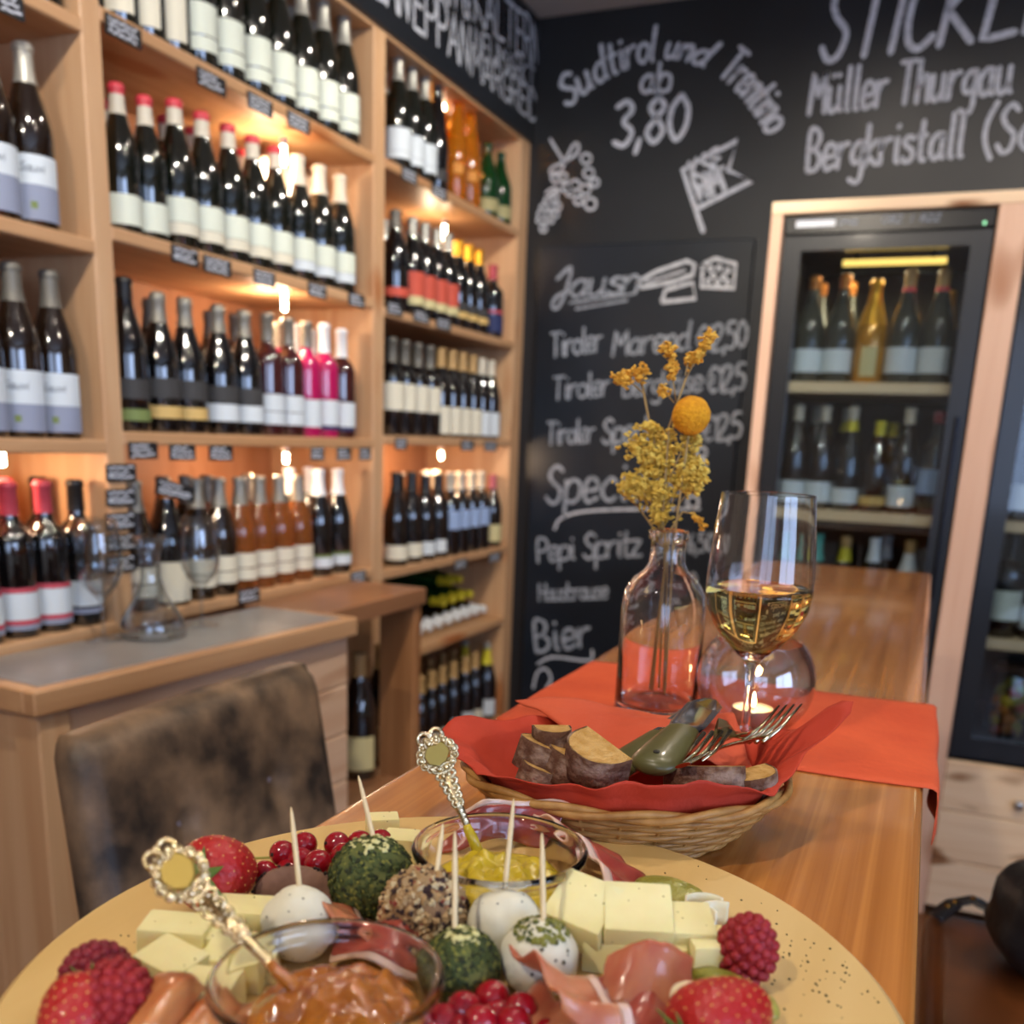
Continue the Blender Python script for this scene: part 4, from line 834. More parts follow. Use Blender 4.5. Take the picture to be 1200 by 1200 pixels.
def sprig(label, stem_px, branches, mat_, spread=0.0035, size=0.0026, dy=0.0, foot=None):
    """stem from inside the vase through pixels at about the vase's distance; branches carry the blossom"""
    base = vp + Vector(foot or (fr.uniform(-0.015, 0.015), fr.uniform(-0.01, 0.01), 0.02))
    t = thing('dried_flower_sprig', label, 'dried flower', base, group=None)
    neck = vp + Vector((fr.uniform(-0.005, 0.005), fr.uniform(-0.005, 0.005), 0.165))
    pts = [base, neck] + [PY(u, v, YV + dy) for u, v in stem_px]
    st = MB(); st.tube([p - base for p in pts], [0.0011] * len(pts), 6); bl = MB(); nb = 0
    for br, n in branches:
        q = [PY(u, v, YV + dy + fr.uniform(-0.006, 0.006)) - base for u, v in br]
        st.tube(q, [0.0008] * len(q), 5); blossoms(bl, q[1:] if len(q) > 2 else q, n, spread, size)
    part('stem', st, STM, t, smooth=True)
    part('blossoms', bl, mat_, t, kind='stuff')
sprig('dried sprig with two small forked blossom tips above the vase', [(772, 620), (764, 510), (752, 448)],
      [([(756, 462), (738, 447), (722, 441)], 26), ([(752, 450), (748, 440), (737, 436)], 18), ([(752, 452), (754, 440), (757, 434)], 16)], FLW2, 0.0022, 0.0029, 0.004)
sprig('dried sprig rising highest with three long blossom tips', [(776, 610), (784, 500), (804, 443)],
      [([(804, 443), (815, 422), (826, 405), (836, 389)], 46), ([(803, 440), (806, 425), (818, 418)], 22), ([(792, 470), (788, 440), (786, 415)], 36), ([(786, 415), (782, 409), (776, 405)], 16), ([(790, 472), (780, 460), (776, 456)], 14)], FLW2, 0.0022, 0.0029, -0.004)
sprig('dense clump of yellow dried blossom filling the vase mouth', [(774, 600), (772, 540)],
      [([(774, 622), (756, 585), (740, 560)], 70), ([(774, 622), (765, 560), (758, 520)], 110), ([(774, 620), (776, 560), (780, 510)], 120), ([(776, 620), (795, 570), (808, 535)], 100), ([(776, 600), (800, 560), (818, 548)], 60),
       ([(770, 600), (752, 575), (735, 568)], 50), ([(775, 615), (770, 590), (778, 570)], 90), ([(766, 545), (750, 520), (742, 524)], 34), ([(785, 560), (802, 520), (812, 515)], 40), ([(770, 560), (766, 510), (762, 498)], 40), ([(790, 600), (806, 575), (820, 560)], 40), ([(775, 625), (774, 610), (776, 600)], 50)], FLW, 0.0046, 0.0030)
sprig('thin drooping dried blossom tip hanging beside the wine glass', [(785, 622), (800, 600)], [([(800, 600), (812, 602), (820, 612), (826, 620)], 30)], FLW2, 0.0016, 0.0020, -0.008)
sprig('loose dried sprig on the left side of the clump', [(768, 622), (745, 590)], [([(745, 592), (734, 580), (731, 568)], 12), ([(750, 600), (748, 580), (740, 560)], 16)], FLW, 0.003, 0.0022, 0.008)
bp_ = PY(810, 487, YV - 0.01)
ballf = thing('dried_ball_flower', 'round orange-yellow dried ball flower on a thin stem', 'dried flower', vp + Vector((0.008, 0.0, 0.018)))
part('stem', MB().tube([Vector((0, 0, 0)), Vector((-0.004, 0.003, 0.147)), bp_ - ballf.location], 0.0012, 6), STM, ballf, smooth=True)
part('flower_head', MB().sphere(bp_ - ballf.location, 0.0172, 40, 28, fn=lambda d: 1 + 0.03 * noise.noise(d * 18) + 0.03 * noise.noise(d * 2)), mat('ball_flower', '#f0a818', 0.8, col2='#dc900c', scale=(260, 260, 260), bump=0.5, bscale=500), ballf, smooth=True)

# ------------------------------------------------------------------ wine glass and wine
gp = PZ(871, 874, ZR)
wg = thing('wine_glass', 'tall stemmed glass half full of white wine behind the bread basket', 'wine glass', gp)
go = [(0.036, 0.0), (0.0365, 0.001), (0.030, 0.0025), (0.012, 0.006), (0.0055, 0.012), (0.0042, 0.025), (0.004, 0.055), (0.0046, 0.072), (0.0075, 0.082), (0.014, 0.087), (0.027, 0.099), (0.039, 0.114), (0.0475, 0.131), (0.0502, 0.146), (0.0500, 0.162), (0.0480, 0.190), (0.0452, 0.215), (0.0432, 0.232), (0.0430, 0.2338), (0.0430, 0.234)]
go = [(a * 0.90, b * 0.945) for a, b in go]
gi = [(go[-1][0] - 0.0008, go[-1][1])] + [(r - 0.0010, z) for r, z in reversed(go[10:-1])] + [(0.0108, 0.0836), (0.001, 0.0817)]
part('glass_body', MB().lathe(go + gi, 56, cap=True), GLASS, wg, smooth=True, sharp=0.9)
wn = [(0.0005, 0.0818), (0.0108, 0.0838)] + [(r - 0.0008, z) for r, z in go[10:14]] + [(0.0443, 0.1422), (0.0438, 0.1429), (0.039, 0.1425), (0.0005, 0.1425)]
wine = tag(part('white_wine', MB().lathe(wn, 56, cap=True), mat('white_wine', '#f3dc8e', 0.0, trans=1.0, ior=1.33), smooth=True, sharp=1.0), 'pale golden white wine filling the lower bowl of the glass', 'wine')
wine.location = gp
# ------------------------------------------------------------------ tealight bowl
tp = PZ(880, 852, ZR)
tb = thing('tealight_bowl', 'round clear glass bowl with a burning tealight behind the wine glass', 'candle holder', tp)
def arc(r0, cz, a0, a1, n): return [(r0 * math.sin(a0 + (a1 - a0) * i / n), cz - r0 * math.cos(a0 + (a1 - a0) * i / n)) for i in range(n + 1)]
oa = [(0.022, 0.0)] + arc(0.0545, 0.047, 0.52, 2.32, 16); ia = list(reversed(arc(0.0527, 0.047, 0.50, 2.32, 16))) + [(0.001, 0.0035)]
part('bowl_glass', MB().lathe(oa + ia, 48, cap=True), TG, tb, smooth=True, sharp=1.3)
tl = thing('tealight', 'lit white tealight inside the round glass bowl', 'candle', tp + Vector((0, 0, 0.0045)))
part('cup', MB().lathe([(0.018, 0.0), (0.019, 0.001), (0.0195, 0.015), (0.0187, 0.015), (0.0183, 0.002), (0.001, 0.002)], 28), mat('aluminium', '#c8c8c8', 0.3, 1.0), tl, smooth=True, sharp=0.8)
part('wax', MB().lathe([(0.0182, 0.003), (0.0184, 0.013), (0.010, 0.0125), (0.001, 0.0125)], 28), mat('candle_wax', '#f4dcc0', 0.4, sss=0.4, emit='#ffb878', estr=0.7), tl, smooth=True, sharp=0.8)
part('wick', MB().tube([(0, 0, 0.0124), (0.0006, 0, 0.017)], 0.0006, 6), mat('wick', '#2a2018', 0.9), tl)
part('flame', MB().lathe([(0.0004, 0.0155), (0.0022, 0.018), (0.0026, 0.0205), (0.0016, 0.025), (0.0003, 0.030)], 12), emis('flame', '#ffdf9a', 30), tl, smooth=True)
l = bpy.data.lights.new('tealight_glow', 'POINT'); l.energy = 0.12; l.color = (1.0, 0.6, 0.25); l.shadow_soft_size = 0.005
o = bpy.data.objects.new('tealight_glow', l); COL.objects.link(o); o.parent = tl; o.location = (0, 0, 0.034)

# ------------------------------------------------------------------ bread basket
BA, BB_, BH = 0.108, 0.087, 0.043
bc = Vector((-0.168, 0.618, ZT))
bang = math.atan2(0.39, 0.92)
bmat = Matrix.Translation(bc) @ Matrix.Rotation(bang, 4, 'Z')
WIC = mat('wicker', '#94662f', 0.5, col2='#b98a4a', scale=(60, 60, 60), bump=0.1, bscale=200)
bas = thing('bread_basket', 'oval wicker bread basket lined with a red napkin', 'basket', bc, bang)
NS = 26
def flare(z): return 0.62 + 0.38 * (z / BH) ** 0.75
for i in range(10):
    z = 0.003 + 0.0037 * i; pts = []
    for k in range(NS * 4):
        th = 2 * PI * k / (NS * 4); off = 0.0016 * math.cos(th * NS / 2 + PI * i)
        f = flare(z); pts.append(((BA * f + off) * math.cos(th), (BB_ * f + off) * math.sin(th), z))
    part('weave_strand', MB().tube(pts, 0.0021, 6, closed=True), WIC, bas, smooth=True)
for k in range(NS):
    th = 2 * PI * k / NS; pts = [(BA * flare(z) * math.cos(th), BB_ * flare(z) * math.sin(th), z) for z in (0.001, 0.010, 0.022, 0.034, 0.042)]
    part('stake', MB().tube(pts, 0.0016, 5), WIC, bas, smooth=True)
for j in range(2):
    pts = []
    for k in range(120):
        th = 2 * PI * k / 120; a = th * 7 + PI * j
        pts.append(((BA * 1.01 + 0.0022 * math.cos(a)) * math.cos(th), (BB_ * 1.01 + 0.0022 * math.cos(a)) * math.sin(th), BH - 0.0005 + 0.0022 * math.sin(a)))
    part('rim_strand', MB().tube(pts, 0.0027, 8, closed=True), WIC, bas, smooth=True)
part('base', MB().lathe([(0.002, 0.001), (BA * 0.62, 0.001), (BA * 0.62, 0.004), (0.002, 0.004)], 40, sy=BB_ / BA), WIC, bas)
# napkin lining
LT = [(0, 1.22, .070), (9, 1.46, .092), (24, 1.22, .062), (45, 1.06, .050), (90, 1.0, .046), (130, 1.06, .056), (158, 1.20, .062), (178, 1.16, .058), (200, 1.06, .050), (225, 1.03, .055), (250, 1.02, .060), (272, 1.02, .066), (292, 1.03, .065), (308, 1.02, .058), (322, 1.0, .048), (338, 1.05, .054), (352, 1.14, .062), (360, 1.22, .070)]
def lerp_tab(d):
    for a, b in zip(LT, LT[1:]):
        if a[0] <= d <= b[0]:
            t = (d - a[0]) / (b[0] - a[0]); t = t * t * (3 - 2 * t); return a[1] + (b[1] - a[1]) * t, a[2] + (b[2] - a[2]) * t
    return LT[-1][1:]
def liner(a, b):
    th = 2 * PI * a; rm, zt_ = lerp_tab(math.degrees(th) % 360.0001)
    if b < 0.35: f = 0.56 * b / 0.35; z = 0.0065
    elif b < 0.7: t = (b - 0.35) / 0.35; z = 0.0065 + (BH - 0.0065) * t; f = 0.56 + (0.93 - 0.56) * t ** 0.8
    else: t = (b - 0.7) / 0.3; f = 0.93 + (rm - 0.93) * t; z = BH + 0.0075 * min(t * 5, 1.0) + (zt_ - BH - 0.0075) * t ** 1.2 * 1.0
    wob = (0.0030 * math.sin(th * 7) + 0.0022 * math.sin(th * 17 + 1) + 0.0030 * noise.noise(Vector((math.cos(th) * 5, math.sin(th) * 5, 0.3)))) * b * b
    z += 0.004 * noise.noise(Vector((math.cos(th) * 6, math.sin(th) * 6, 4.3))) * (max(b - 0.6, 0) / 0.4)
    return ((BA * f + wob) * math.cos(th), (BB_ * f + wob) * math.sin(th), z)
nap = thing('basket_napkin', 'dark red paper napkin lining the bread basket, one corner sticking up', 'napkin', bc, bang)
part('paper_sheet', MB().grid(120, 24, liner, 0.0006), PAPD, nap, smooth=True)
# second napkin over the bread
c00, c10, c01, c11 = PY(604, 822, 0.69), PY(858, 840, 0.72), PY(735, 906, 0.600), PY(884, 900, 0.640)
def top_nap(a, b):
    p = (c00 * (1 - a) + c10 * a) * (1 - b) + (c01 * (1 - a) + c11 * a) * b
    z = 0.016 * math.sin(PI * min(a * 1.1, 1)) * math.sin(PI * (0.15 + 0.7 * b)) + 0.004 * math.sin(7 * a + 5 * b) - 0.006 * math.sin(PI * a) * (1 - b)
    return p + Vector((0, 0, z + 0.002 * noise.noise(Vector((a * 6, b * 6, 2)))))
tag(part('folded_napkin', MB().grid(40, 24, top_nap, 0.0012), mat('light_red_napkin', '#cf5a36', 0.75, col2='#c85030', scale=(14, 14, 14), bump=0.1, bscale=140), smooth=True), 'lighter red napkin spread over the bread under the cutlery', 'napkin')
# bread
CRUMB = mat('bread_crumb', '#c99f5e', 0.9, col2='#b4863f', scale=(120, 120, 120), bump=0.5, bscale=220)
CRUST = mat('bread_crust', '#5a3824', 0.85, col2='#b89c84', scale=(55, 55, 110), lo=0.45, hi=0.8, bump=0.5, bscale=160)
def slice_(u, v, h, ln, dp, th, rz, rx, ry, label):
    p = PZ(u, v, ZT + h)
    t = thing('bread_slice', label, 'bread', p, rot=(rx, ry, rz))
    out = [(-ln / 2, dp / 2)] + [(ln / 2 * math.cos(PI + PI * k / 14) * (1.0), dp / 2 - dp * math.sin(PI * k / 14) ** 0.7) for k in range(15)] + [(ln / 2, dp / 2)]
    out = out[1:-1]; n = len(out)
    m1 = MB(); m1.add([(x, y, -th / 2) for x, y in out] + [(x, y, th / 2) for x, y in out], [tuple(range(n)), tuple(range(2 * n - 1, n - 1, -1)), (n - 1, 0, n, 2 * n - 1)] + [(i, i + 1, n + i + 1, n + i) for i in range(n - 1)])
    part('crumb', m1, CRUMB, t)
    m2 = MB(); m2.grid(n - 1, 4, lambda a, b: (lambda q: (q[0] * 1.02, q[1] - 0.0006, th * (b - 0.5) * 1.0))(out[min(int(round(a * (n - 1))), n - 1)]), 0.0014)
    part('crust', m2, CRUST, t, smooth=True)
slice_(637, 889, 0.054, 0.046, 0.030, 0.020, -0.25, -0.28, 0.15, 'floury-crusted bread slice at the open side of the basket')
slice_(668, 902, 0.052, 0.044, 0.028, 0.020, -0.35, -0.28, 0.20, 'floury-crusted bread slice between two others in the basket')
slice_(648, 876, 0.060, 0.026, 0.026, 0.026, 0.5, -0.1, 0.0, 'short upright bread end behind the front slices')
slice_(692, 893, 0.062, 0.044, 0.028, 0.022, -0.5, 0.1, 0.25, 'bread slice with golden crumb leaning beside the knife handles')
slice_(630, 912, 0.045, 0.032, 0.022, 0.016, -0.2, -0.25, 0.2, 'small bread piece lowest at the front napkin edge')
slice_(826, 916, 0.052, 0.052, 0.026, 0.020, 0.25, -0.3, -0.08, 'dark-crusted bread slice under the folded napkin')
slice_(884, 922, 0.047, 0.036, 0.026, 0.018, 0.75, -0.1, -0.15, 'bread slice tucked at the raised napkin corner')
# knives
HAN = mat('olive_handle', '#55512c', 0.35, coat=0.2); BLD = mat('polished_steel', '#c9ccd2', 0.12, 1.0)
def knife(p0, p1, label, wid=0.0145, tk=0.005):
    d = (p1 - p0).normalized(); L = (p1 - p0).length
    t = thing('table_knife', label, 'knife', p0)
    sd = d.cross(Vector((0, 0, 1))).normalized(); up = sd.cross(d).normalized()
    def sec(s, w_, h_): return [p0 - p0 + d * s + sd * (w_ * math.cos(a)) + up * (h_ * math.sin(a)) for a in [2 * PI * k / 14 for k in range(14)]]
    def loft(S_):
        vs = []; fs = []
        for s in S_: vs += sec(*s)
        for i in range(len(S_) - 1):
            for k in range(14): fs.append((i * 14 + k, i * 14 + (k + 1) % 14, (i + 1) * 14 + (k + 1) % 14, (i + 1) * 14 + k))
        fs.append(tuple(range(13, -1, -1))); fs.append(tuple((len(S_) - 1) * 14 + k for k in range(14)))
        m = MB(); m.add(vs, fs); return m
    part('handle', loft([(0.0, wid * 0.35, tk * 0.4), (0.003, wid * 0.75, tk * 0.85), (0.012, wid, tk), (L * 0.5, wid * 0.92, tk * 0.95), (L, wid * 0.72, tk * 0.8)]), HAN, t, smooth=True, sharp=1.2)
    part('rivet_hole', MB().lathe([(0.0022, -0.0005), (0.0022, 0.0005)], 10, Matrix.Translation(d * 0.014 + up * tk) @ Vector(up).to_track_quat('Z', 'Y').to_matrix().to_4x4()), mat('hole_dark', '#0a0a08', 0.6), t)
    part('blade', loft([(L - 0.002, wid * 0.7, tk * 0.75), (L + 0.006, wid * 0.75, tk * 0.6), (L + 0.014, wid * 0.8, tk * 0.2), (L + 0.05, wid * 0.8, 0.0006), (L + 0.062, wid * 0.3, 0.0004)]), BLD, t, smooth=True, sharp=1.0)
knife(PY(697, 917, 0.575), PY(775, 862, 0.640), 'knife with olive handle pointing into the bread basket, longer one')
knife(PY(760, 902, 0.575), PY(800, 856, 0.640), 'knife with broad olive handle lying beside the forks', 0.0165, 0.0065)
# forks
SIL = mat('old_silver', '#cfc3a2', 0.14, 1.0)
def fork(path, tips, label, wdir):
    t = thing('dinner_fork', label, 'fork', path[0]); o0 = path[0]; wv = Vector(wdir).normalized()
    def flat(pts, ws, th):
        m = MB(); n = len(pts); vs = []; fs = []
        for i, p in enumerate(pts):
            d = (pts[min(i + 1, n - 1)] - pts[max(i - 1, 0)]).normalized(); w_ = (wv - d * wv.dot(d)).normalized(); nn = d.cross(w_)
            for a in range(10): q = 2 * PI * a / 10; vs.append(p - o0 + w_ * (ws[i] * math.cos(q)) + nn * (th * math.sin(q)))
        for i in range(n - 1):
            for a in range(10): fs.append((i * 10 + a, i * 10 + (a + 1) % 10, (i + 1) * 10 + (a + 1) % 10, (i + 1) * 10 + a))
        fs.append(tuple(range(9, -1, -1))); fs.append(tuple((n - 1) * 10 + a for a in range(10))); m.add(vs, fs); return m
    n = len(path); ws = [0.006, 0.0042, 0.003, 0.0026] + [0.0026] * (n - 6) + [0.008, 0.0115]; ws = (ws + [0.0115] * n)[:n]; ws[-1] = 0.0115; ws[-2] = 0.0085
    part('handle', flat(path, ws, 0.0013), SIL, t, smooth=True, sharp=1.2)
    e = path[-1]; d = (tips - e); w_ = (wv - d.normalized() * wv.dot(d.normalized())).normalized(); up = Vector((0, 0, 1))
    for k in range(4):
        off = w_ * (-0.0099 + 0.0066 * k); mid = e + d * 0.5 - up * 0.003
        part('tine', MB().tube([e - o0 + off - d.normalized() * 0.003, mid - o0 + off, tips - o0 + off * 1.05], [0.0018, 0.0015, 0.0007], 8), SIL, t, smooth=True)
fork([PY(800, 897, 0.575), PY(822, 886, 0.60), PY(845, 876, 0.620), PY(862, 871, 0.632), PY(874, 869, 0.642), PY(884, 867, 0.650)], PY(926, 826, 0.685), 'silver fork with tines raised over the basket edge', (0.85, -0.1, 0.45))
fork([PY(900, 862, 0.70), PY(885, 862, 0.675), PY(872, 862, 0.655), PY(860, 861, 0.645), PY(848, 859, 0.635), PY(838, 860, 0.628)], PY(806, 893, 0.588), 'silver fork lying face down behind the other fork', (0.5, 0.75, 0.3))

# ------------------------------------------------------------------ serving board
ZP = CZ - 0.24
pc = Vector((-0.170, 0.362, ZT))
MAPLE = wood('board_maple', '#c9a360', '#d6b475', 'Y', 0.5, freq=18)
plate = tag(part('serving_board', MB().lathe([(0.001, 0.0), (0.192, 0.0), (0.198, 0.003), (0.2005, 0.010), (0.199, 0.0165), (0.195, 0.020), (0.001, 0.020)], 96), MAPLE, smooth=True, sharp=0.7), 'round pale wooden serving board carrying cheese, ham and fruit', 'board')
plate.location = pc
cr = random.Random(11); mb = MB()
for i in range(150):
    u, v = (cr.gauss(960, 45), cr.gauss(1140, 35)) if i < 80 else (cr.uniform(30, 300), cr.uniform(1040, 1130)) if i < 105 else (cr.uniform(700, 950), cr.uniform(1000, 1120))
    p = PZ(u, v, ZP + 0.0003)
    if math.hypot(p.x - pc.x, p.y - pc.y) < 0.19: mb.octa(p - Vector((pc.x, pc.y, ZP)), cr.uniform(0.0003, 0.0008))
crumbs = tag(part('herb_crumbs', mb, mat('dark_herb', '#3e3a22', 0.9)), 'scattered dark herb and pepper crumbs on the serving board', 'crumbs', kind='stuff'); crumbs.location = (pc.x, pc.y, ZP)

# ---- glass dip bowls
def dip_bowl(u, v, label):
    p = PZ(u, v, ZP + 0.036); p.z = ZP
    t = thing('dip_bowl', label, 'bowl', p)
    oo = [(0.026, 0.0), (0.030, 0.001), (0.0345, 0.006), (0.039, 0.016), (0.0415, 0.028), (0.0428, 0.0335), (0.0445, 0.0345), (0.0452, 0.0370), (0.0440, 0.0390), (0.0418, 0.0385)]
    ii = [(0.0402, 0.034), (0.0388, 0.027), (0.0360, 0.016), (0.0315, 0.0075), (0.026, 0.0045), (0.001, 0.004)]
    part('bowl_glass', MB().lathe(oo + ii, 56, cap=True), GLASS, t, smooth=True, sharp=1.3)
    return p
def spread(name, p, m, label, cat, rad, h0, amp, seed, tilt=(0, 0)):
    o = Vector((seed * 3.1, seed * 1.7, 0.3)); mb = MB(); n, k = 64, 22; vs = []; fs = []
    bot = [(0.001, 0.0055), (0.024, 0.006), (0.030, 0.0085), (min(rad, 0.0348), 0.0155)]
    def top(r, th):
        x, y = r * math.cos(th), r * math.sin(th); q = Vector((x, y, 0)) * 85 + o
        return h0 + amp * (noise.noise(q) + 0.5 * noise.noise(q * 2.3)) * (1 - (r / rad) ** 4) + amp * 1.2 * (1 - (r / rad) ** 2) + tilt[0] * x + tilt[1] * y
    mb.lathe(bot + [(rad, min(h0, 0.018))], n, cap=False)
    vs = [Vector((0, 0, top(0.0001, 0)))]; 
    for i in range(1, k + 1):
        for j in range(n):
            r = rad * i / k; th = 2 * PI * j / n; vs.append(Vector((r * math.cos(th), r * math.sin(th), top(r, th) if i < k else min(h0, 0.018))))
    fs = [(0, 1 + j, 1 + (j + 1) % n) for j in range(n)] + [(1 + (i - 1) * n + j, 1 + i * n + j, 1 + i * n + (j + 1) % n, 1 + (i - 1) * n + (j + 1) % n) for i in range(1, k) for j in range(n)]
    mb.add(vs, fs)
    o_ = tag(part(name, mb, m, smooth=True), label, cat); o_.location = p; return o_
JAM = mat('apricot_jam', '#ad681c', 0.1, coat=0.7, sss=0.1, sub=(0.005, 0.003, 0.001), col2='#8c4a12', scale=(90, 90, 90), bump=0.35, bscale=130)
MUS = mat('mustard_paste', '#b49a1c', 0.22, coat=0.3, col2='#c9ae2c', scale=(60, 60, 60), bump=0.15, bscale=180)
p1 = dip_bowl(384, 1148, 'small clear glass bowl of orange jam on the serving board')
spread('orange_jam', p1 + Vector((0.004, 0, 0)), JAM, 'glossy orange fruit jam heaped in the glass bowl', 'jam', 0.0345, 0.023, 0.0085, 2)
p2 = dip_bowl(586, 996, 'small clear glass bowl of yellow mustard dip on the serving board')
spread('mustard_dip', p2, MUS, 'yellow-green mustard dip in the glass bowl', 'dip', 0.0350, 0.0195, 0.0065, 5)

# ---- ornate spoons
def spoon(p0, p1, label, dipm):
    d = (p1 - p0); L = d.length; d.normalize(); view = (ORG - p1).normalized()
    yv = (view - d * view.dot(d)).normalized(); xv = d.cross(yv)*-1
    M = Matrix((xv, yv, d)).transposed().to_4x4(); M.translation = p0
    t = thing('ornate_spoon', label, 'spoon', p0, rot=M.to_euler())
    SP = mat('gilt_silver', '#d8c49a', 0.18, 1.0, bump=0.2, bscale=400)
    s = L
    part('shaft', MB().tube([(0, 0, -0.012), (0, 0, 0.0), (0, 0, s * 0.30), (0, 0, s * 0.62)], [0.0022, 0.0021, 0.0024, 0.0030], 10), SP, t, smooth=True)
    part('dip_coating', MB().tube([(0, 0, -0.010), (0, 0.0003, 0.004), (0.0003, 0.0005, s * 0.12), (0, 0.0003, s * 0.17)], [0.0034, 0.0030, 0.0027, 0.0021], 10), dipm, t, smooth=True)
    part('spoon_bowl', MB().sphere((0, 0, -0.024), 0.012, 16, 10, sc=(0.8, 0.22, 1.2)), SP, t, smooth=True)
    # scrolled openwork
    sc = MB()
    for i in range(6):
        z = s * (0.34 + 0.065 * i); w_ = 0.0026 + 0.0005 * i
        for sg in (-1, 1):
            pts = [(sg * (w_ * 0.4 + w_ * 0.75 * math.sin(q)), 0.0011, z + s * 0.032 * (1 - math.cos(q))) for q in [PI * 1.5 * k / 9 for k in range(10)]]
            sc.tube(pts, 0.0011, 6); sc.sphere(pts[-1], 0.0017, 8, 6)
    part('scroll_work', sc, SP, t, smooth=True)
    zc = s * 0.82; rw, rh = 0.0072, s * 0.10
    sh = [(-0.62, 0.95), (-0.2, 0.82), (0.2, 0.95), (0.62, 0.82), (0.98, 0.25), (0.85, -0.5), (0.2, -1.0), (-0.5, -0.75), (-0.98, -0.1), (-0.9, 0.5)]
    q = [(x * rw, y * rh + zc) for x, y in sh]; n = len(q); m = MB()
    m.add([(x, 0.001, z) for x, z in q] + [(x * 0.93, 0.0032, zc + (z - zc) * 0.93) for x, z in q], [tuple(range(n - 1, -1, -1)), tuple(range(n, 2 * n))] + [(i, (i + 1) % n, n + (i + 1) % n, n + i) for i in range(n)])
    part('crest_plate', m, mat('crest_gold', '#a08a48', 0.55, 0.8), t, label='flat golden shield plate')
    fr_ = MB()
    for k in range(14):
        a = 2 * PI * k / 14; c = Vector((math.cos(a) * rw * 1.32, 0.0008, zc + math.sin(a) * rh * 1.22)); fr_.sphere(c, 0.0021 if k % 2 else 0.0015, 8, 6)
        a2 = a + PI / 14; pts = [c + Vector((0.0021 * math.cos(b), 0, 0.0021 * math.sin(b))) for b in [2 * PI * j / 9 for j in range(9)]]
        fr_.tube(pts, 0.0007, 5, closed=True)
    fr_.tube([(math.cos(a) * rw * 1.22, 0.0, zc + math.sin(a) * rh * 1.14) for a in [2 * PI * k / 28 for k in range(28)]], 0.0014, 6, closed=True)
    part('crest_border', fr_, SP, t, smooth=True)
    cw = MB(); zt_ = zc + rh * 1.2
    for sg in (-1, 1):
        cw.tube([(sg * 0.0036 + 0.0034 * math.cos(b), 0, zt_ + s * 0.035 + 0.0042 * math.sin(b)) for b in [2 * PI * j / 14 for j in range(14)]], 0.0012, 7, closed=True)
    for k in range(5): cw.sphere((-0.006 + 0.003 * k, 0.0006, zt_ + 0.001 + (0.001 if k % 2 else 0)), 0.0016, 8, 6)
    cw.sphere((0, 0, zt_ + s * 0.075), 0.0014, 8, 6)
    part('crown', cw, SP, t, smooth=True)
s0 = PZ(346, 1158, ZP + 0.030); spoon(s0, lean(s0, 184, 997, 0.084), 'ornate gilt spoon with crest standing in the orange jam', JAM)
s1 = PZ(556, 988, ZP + 0.028); spoon(s1, lean(s1, 503, 862, 0.063), 'ornate gilt spoon with crest standing in the mustard dip', MUS)

# ---- cheese balls and toothpicks
fl = random.Random(21)
PICK = mat('toothpick_wood', '#d9c49a', 0.6)
WHT = mat('fresh_cheese', '#ddd7bf', 0.55, sss=0.2, sub=(0.006, 0.005, 0.004), bump=0.05, bscale=120)
def flakes(mb, r, n, size, lo=-1.0, hi=1.0, flat=0.35):
    for i in range(n):
        z = fl.uniform(lo, hi); a = fl.uniform(0, 2 * PI); q = math.sqrt(max(1 - z * z, 0)); dd = Vector((q * math.cos(a), q * math.sin(a), z))
        mb.octa(dd * r * fl.uniform(0.99, 1.04), size * fl.uniform(0.6, 1.3), align(dd, fl.uniform(0, 6)).to_3x3(), (1.0, fl.uniform(0.5, 1), flat))
def ball(u, v, r, kind_, label, dz=0.0):
    p = PZ(u, v, ZP + r * 0.96 + dz)
    t = thing('cheese_ball', label, 'cheese ball', p)
    fn = lambda d: 1 + 0.05 * noise.noise(d * 2.2 + Vector((u, v, 0)))
    part('cheese', MB().sphere((0, 0, 0), r, 32, 22, fn=fn), mat('nut_base', '#8a6846', 0.8) if kind_ == 'nut' else WHT if kind_ != 'green' else mat('herb_paste', '#4c5426', 0.8, col2='#6a6c34', scale=(90, 90, 90)), t, smooth=True)
    if kind_ == 'green':
        for nm, c, n, s_ in (('herb_flakes', '#3f4a20', 800, 0.0015), ('light_herb_flakes', '#7d7c34', 330, 0.0012), ('dark_herb_flakes', '#262e16', 480, 0.0014)):
            mb = MB(); flakes(mb, r, n, s_, -0.8, 1.0); part(nm, mb, mat(nm, c, 0.8), t, kind='stuff')
        mb = MB(); flakes(mb, r * 1.01, 40, 0.0019, 0.85, 1.0); part('pale_flakes', mb, mat('pale_flakes', '#cfc88a', 0.8), t, kind='stuff')
    elif kind_ == 'nut':
        for nm, c, n, s_ in (('nut_bits', '#a8875a', 520, 0.0024), ('dark_pepper_bits', '#3a241e', 330, 0.0020), ('pale_bits', '#c8b48a', 260, 0.0022), ('red_pepper_bits', '#8a3a2a', 120, 0.0017)):
            mb = MB(); flakes(mb, r, n, s_, -0.9, 1.0, 0.7); part(nm, mb, mat(nm, c, 0.7), t, kind='stuff')
    else:
        mb = MB(); flakes(mb, r * 1.0, 34 if kind_ == 'white' else 40, 0.0006 if kind_ == 'white' else 0.0010, -0.6, 0.95); part('pepper_specks', mb, mat('pepper_specks', '#4a4430', 0.8), t, kind='stuff')
        if kind_ == 'herbtop':
            mb = MB(); flakes(mb, r * 1.0, 110, 0.0016, 0.72, 1.0); part('herb_topping', mb, mat('light_herb_flakes', '#98963a', 0.8), t, kind='stuff')
            mb = MB(); flakes(mb, r * 1.0, 60, 0.0014, 0.7, 1.0); part('dark_herb_topping', mb, mat('herb_flakes', '#3f4a20', 0.8), t, kind='stuff')
    return p
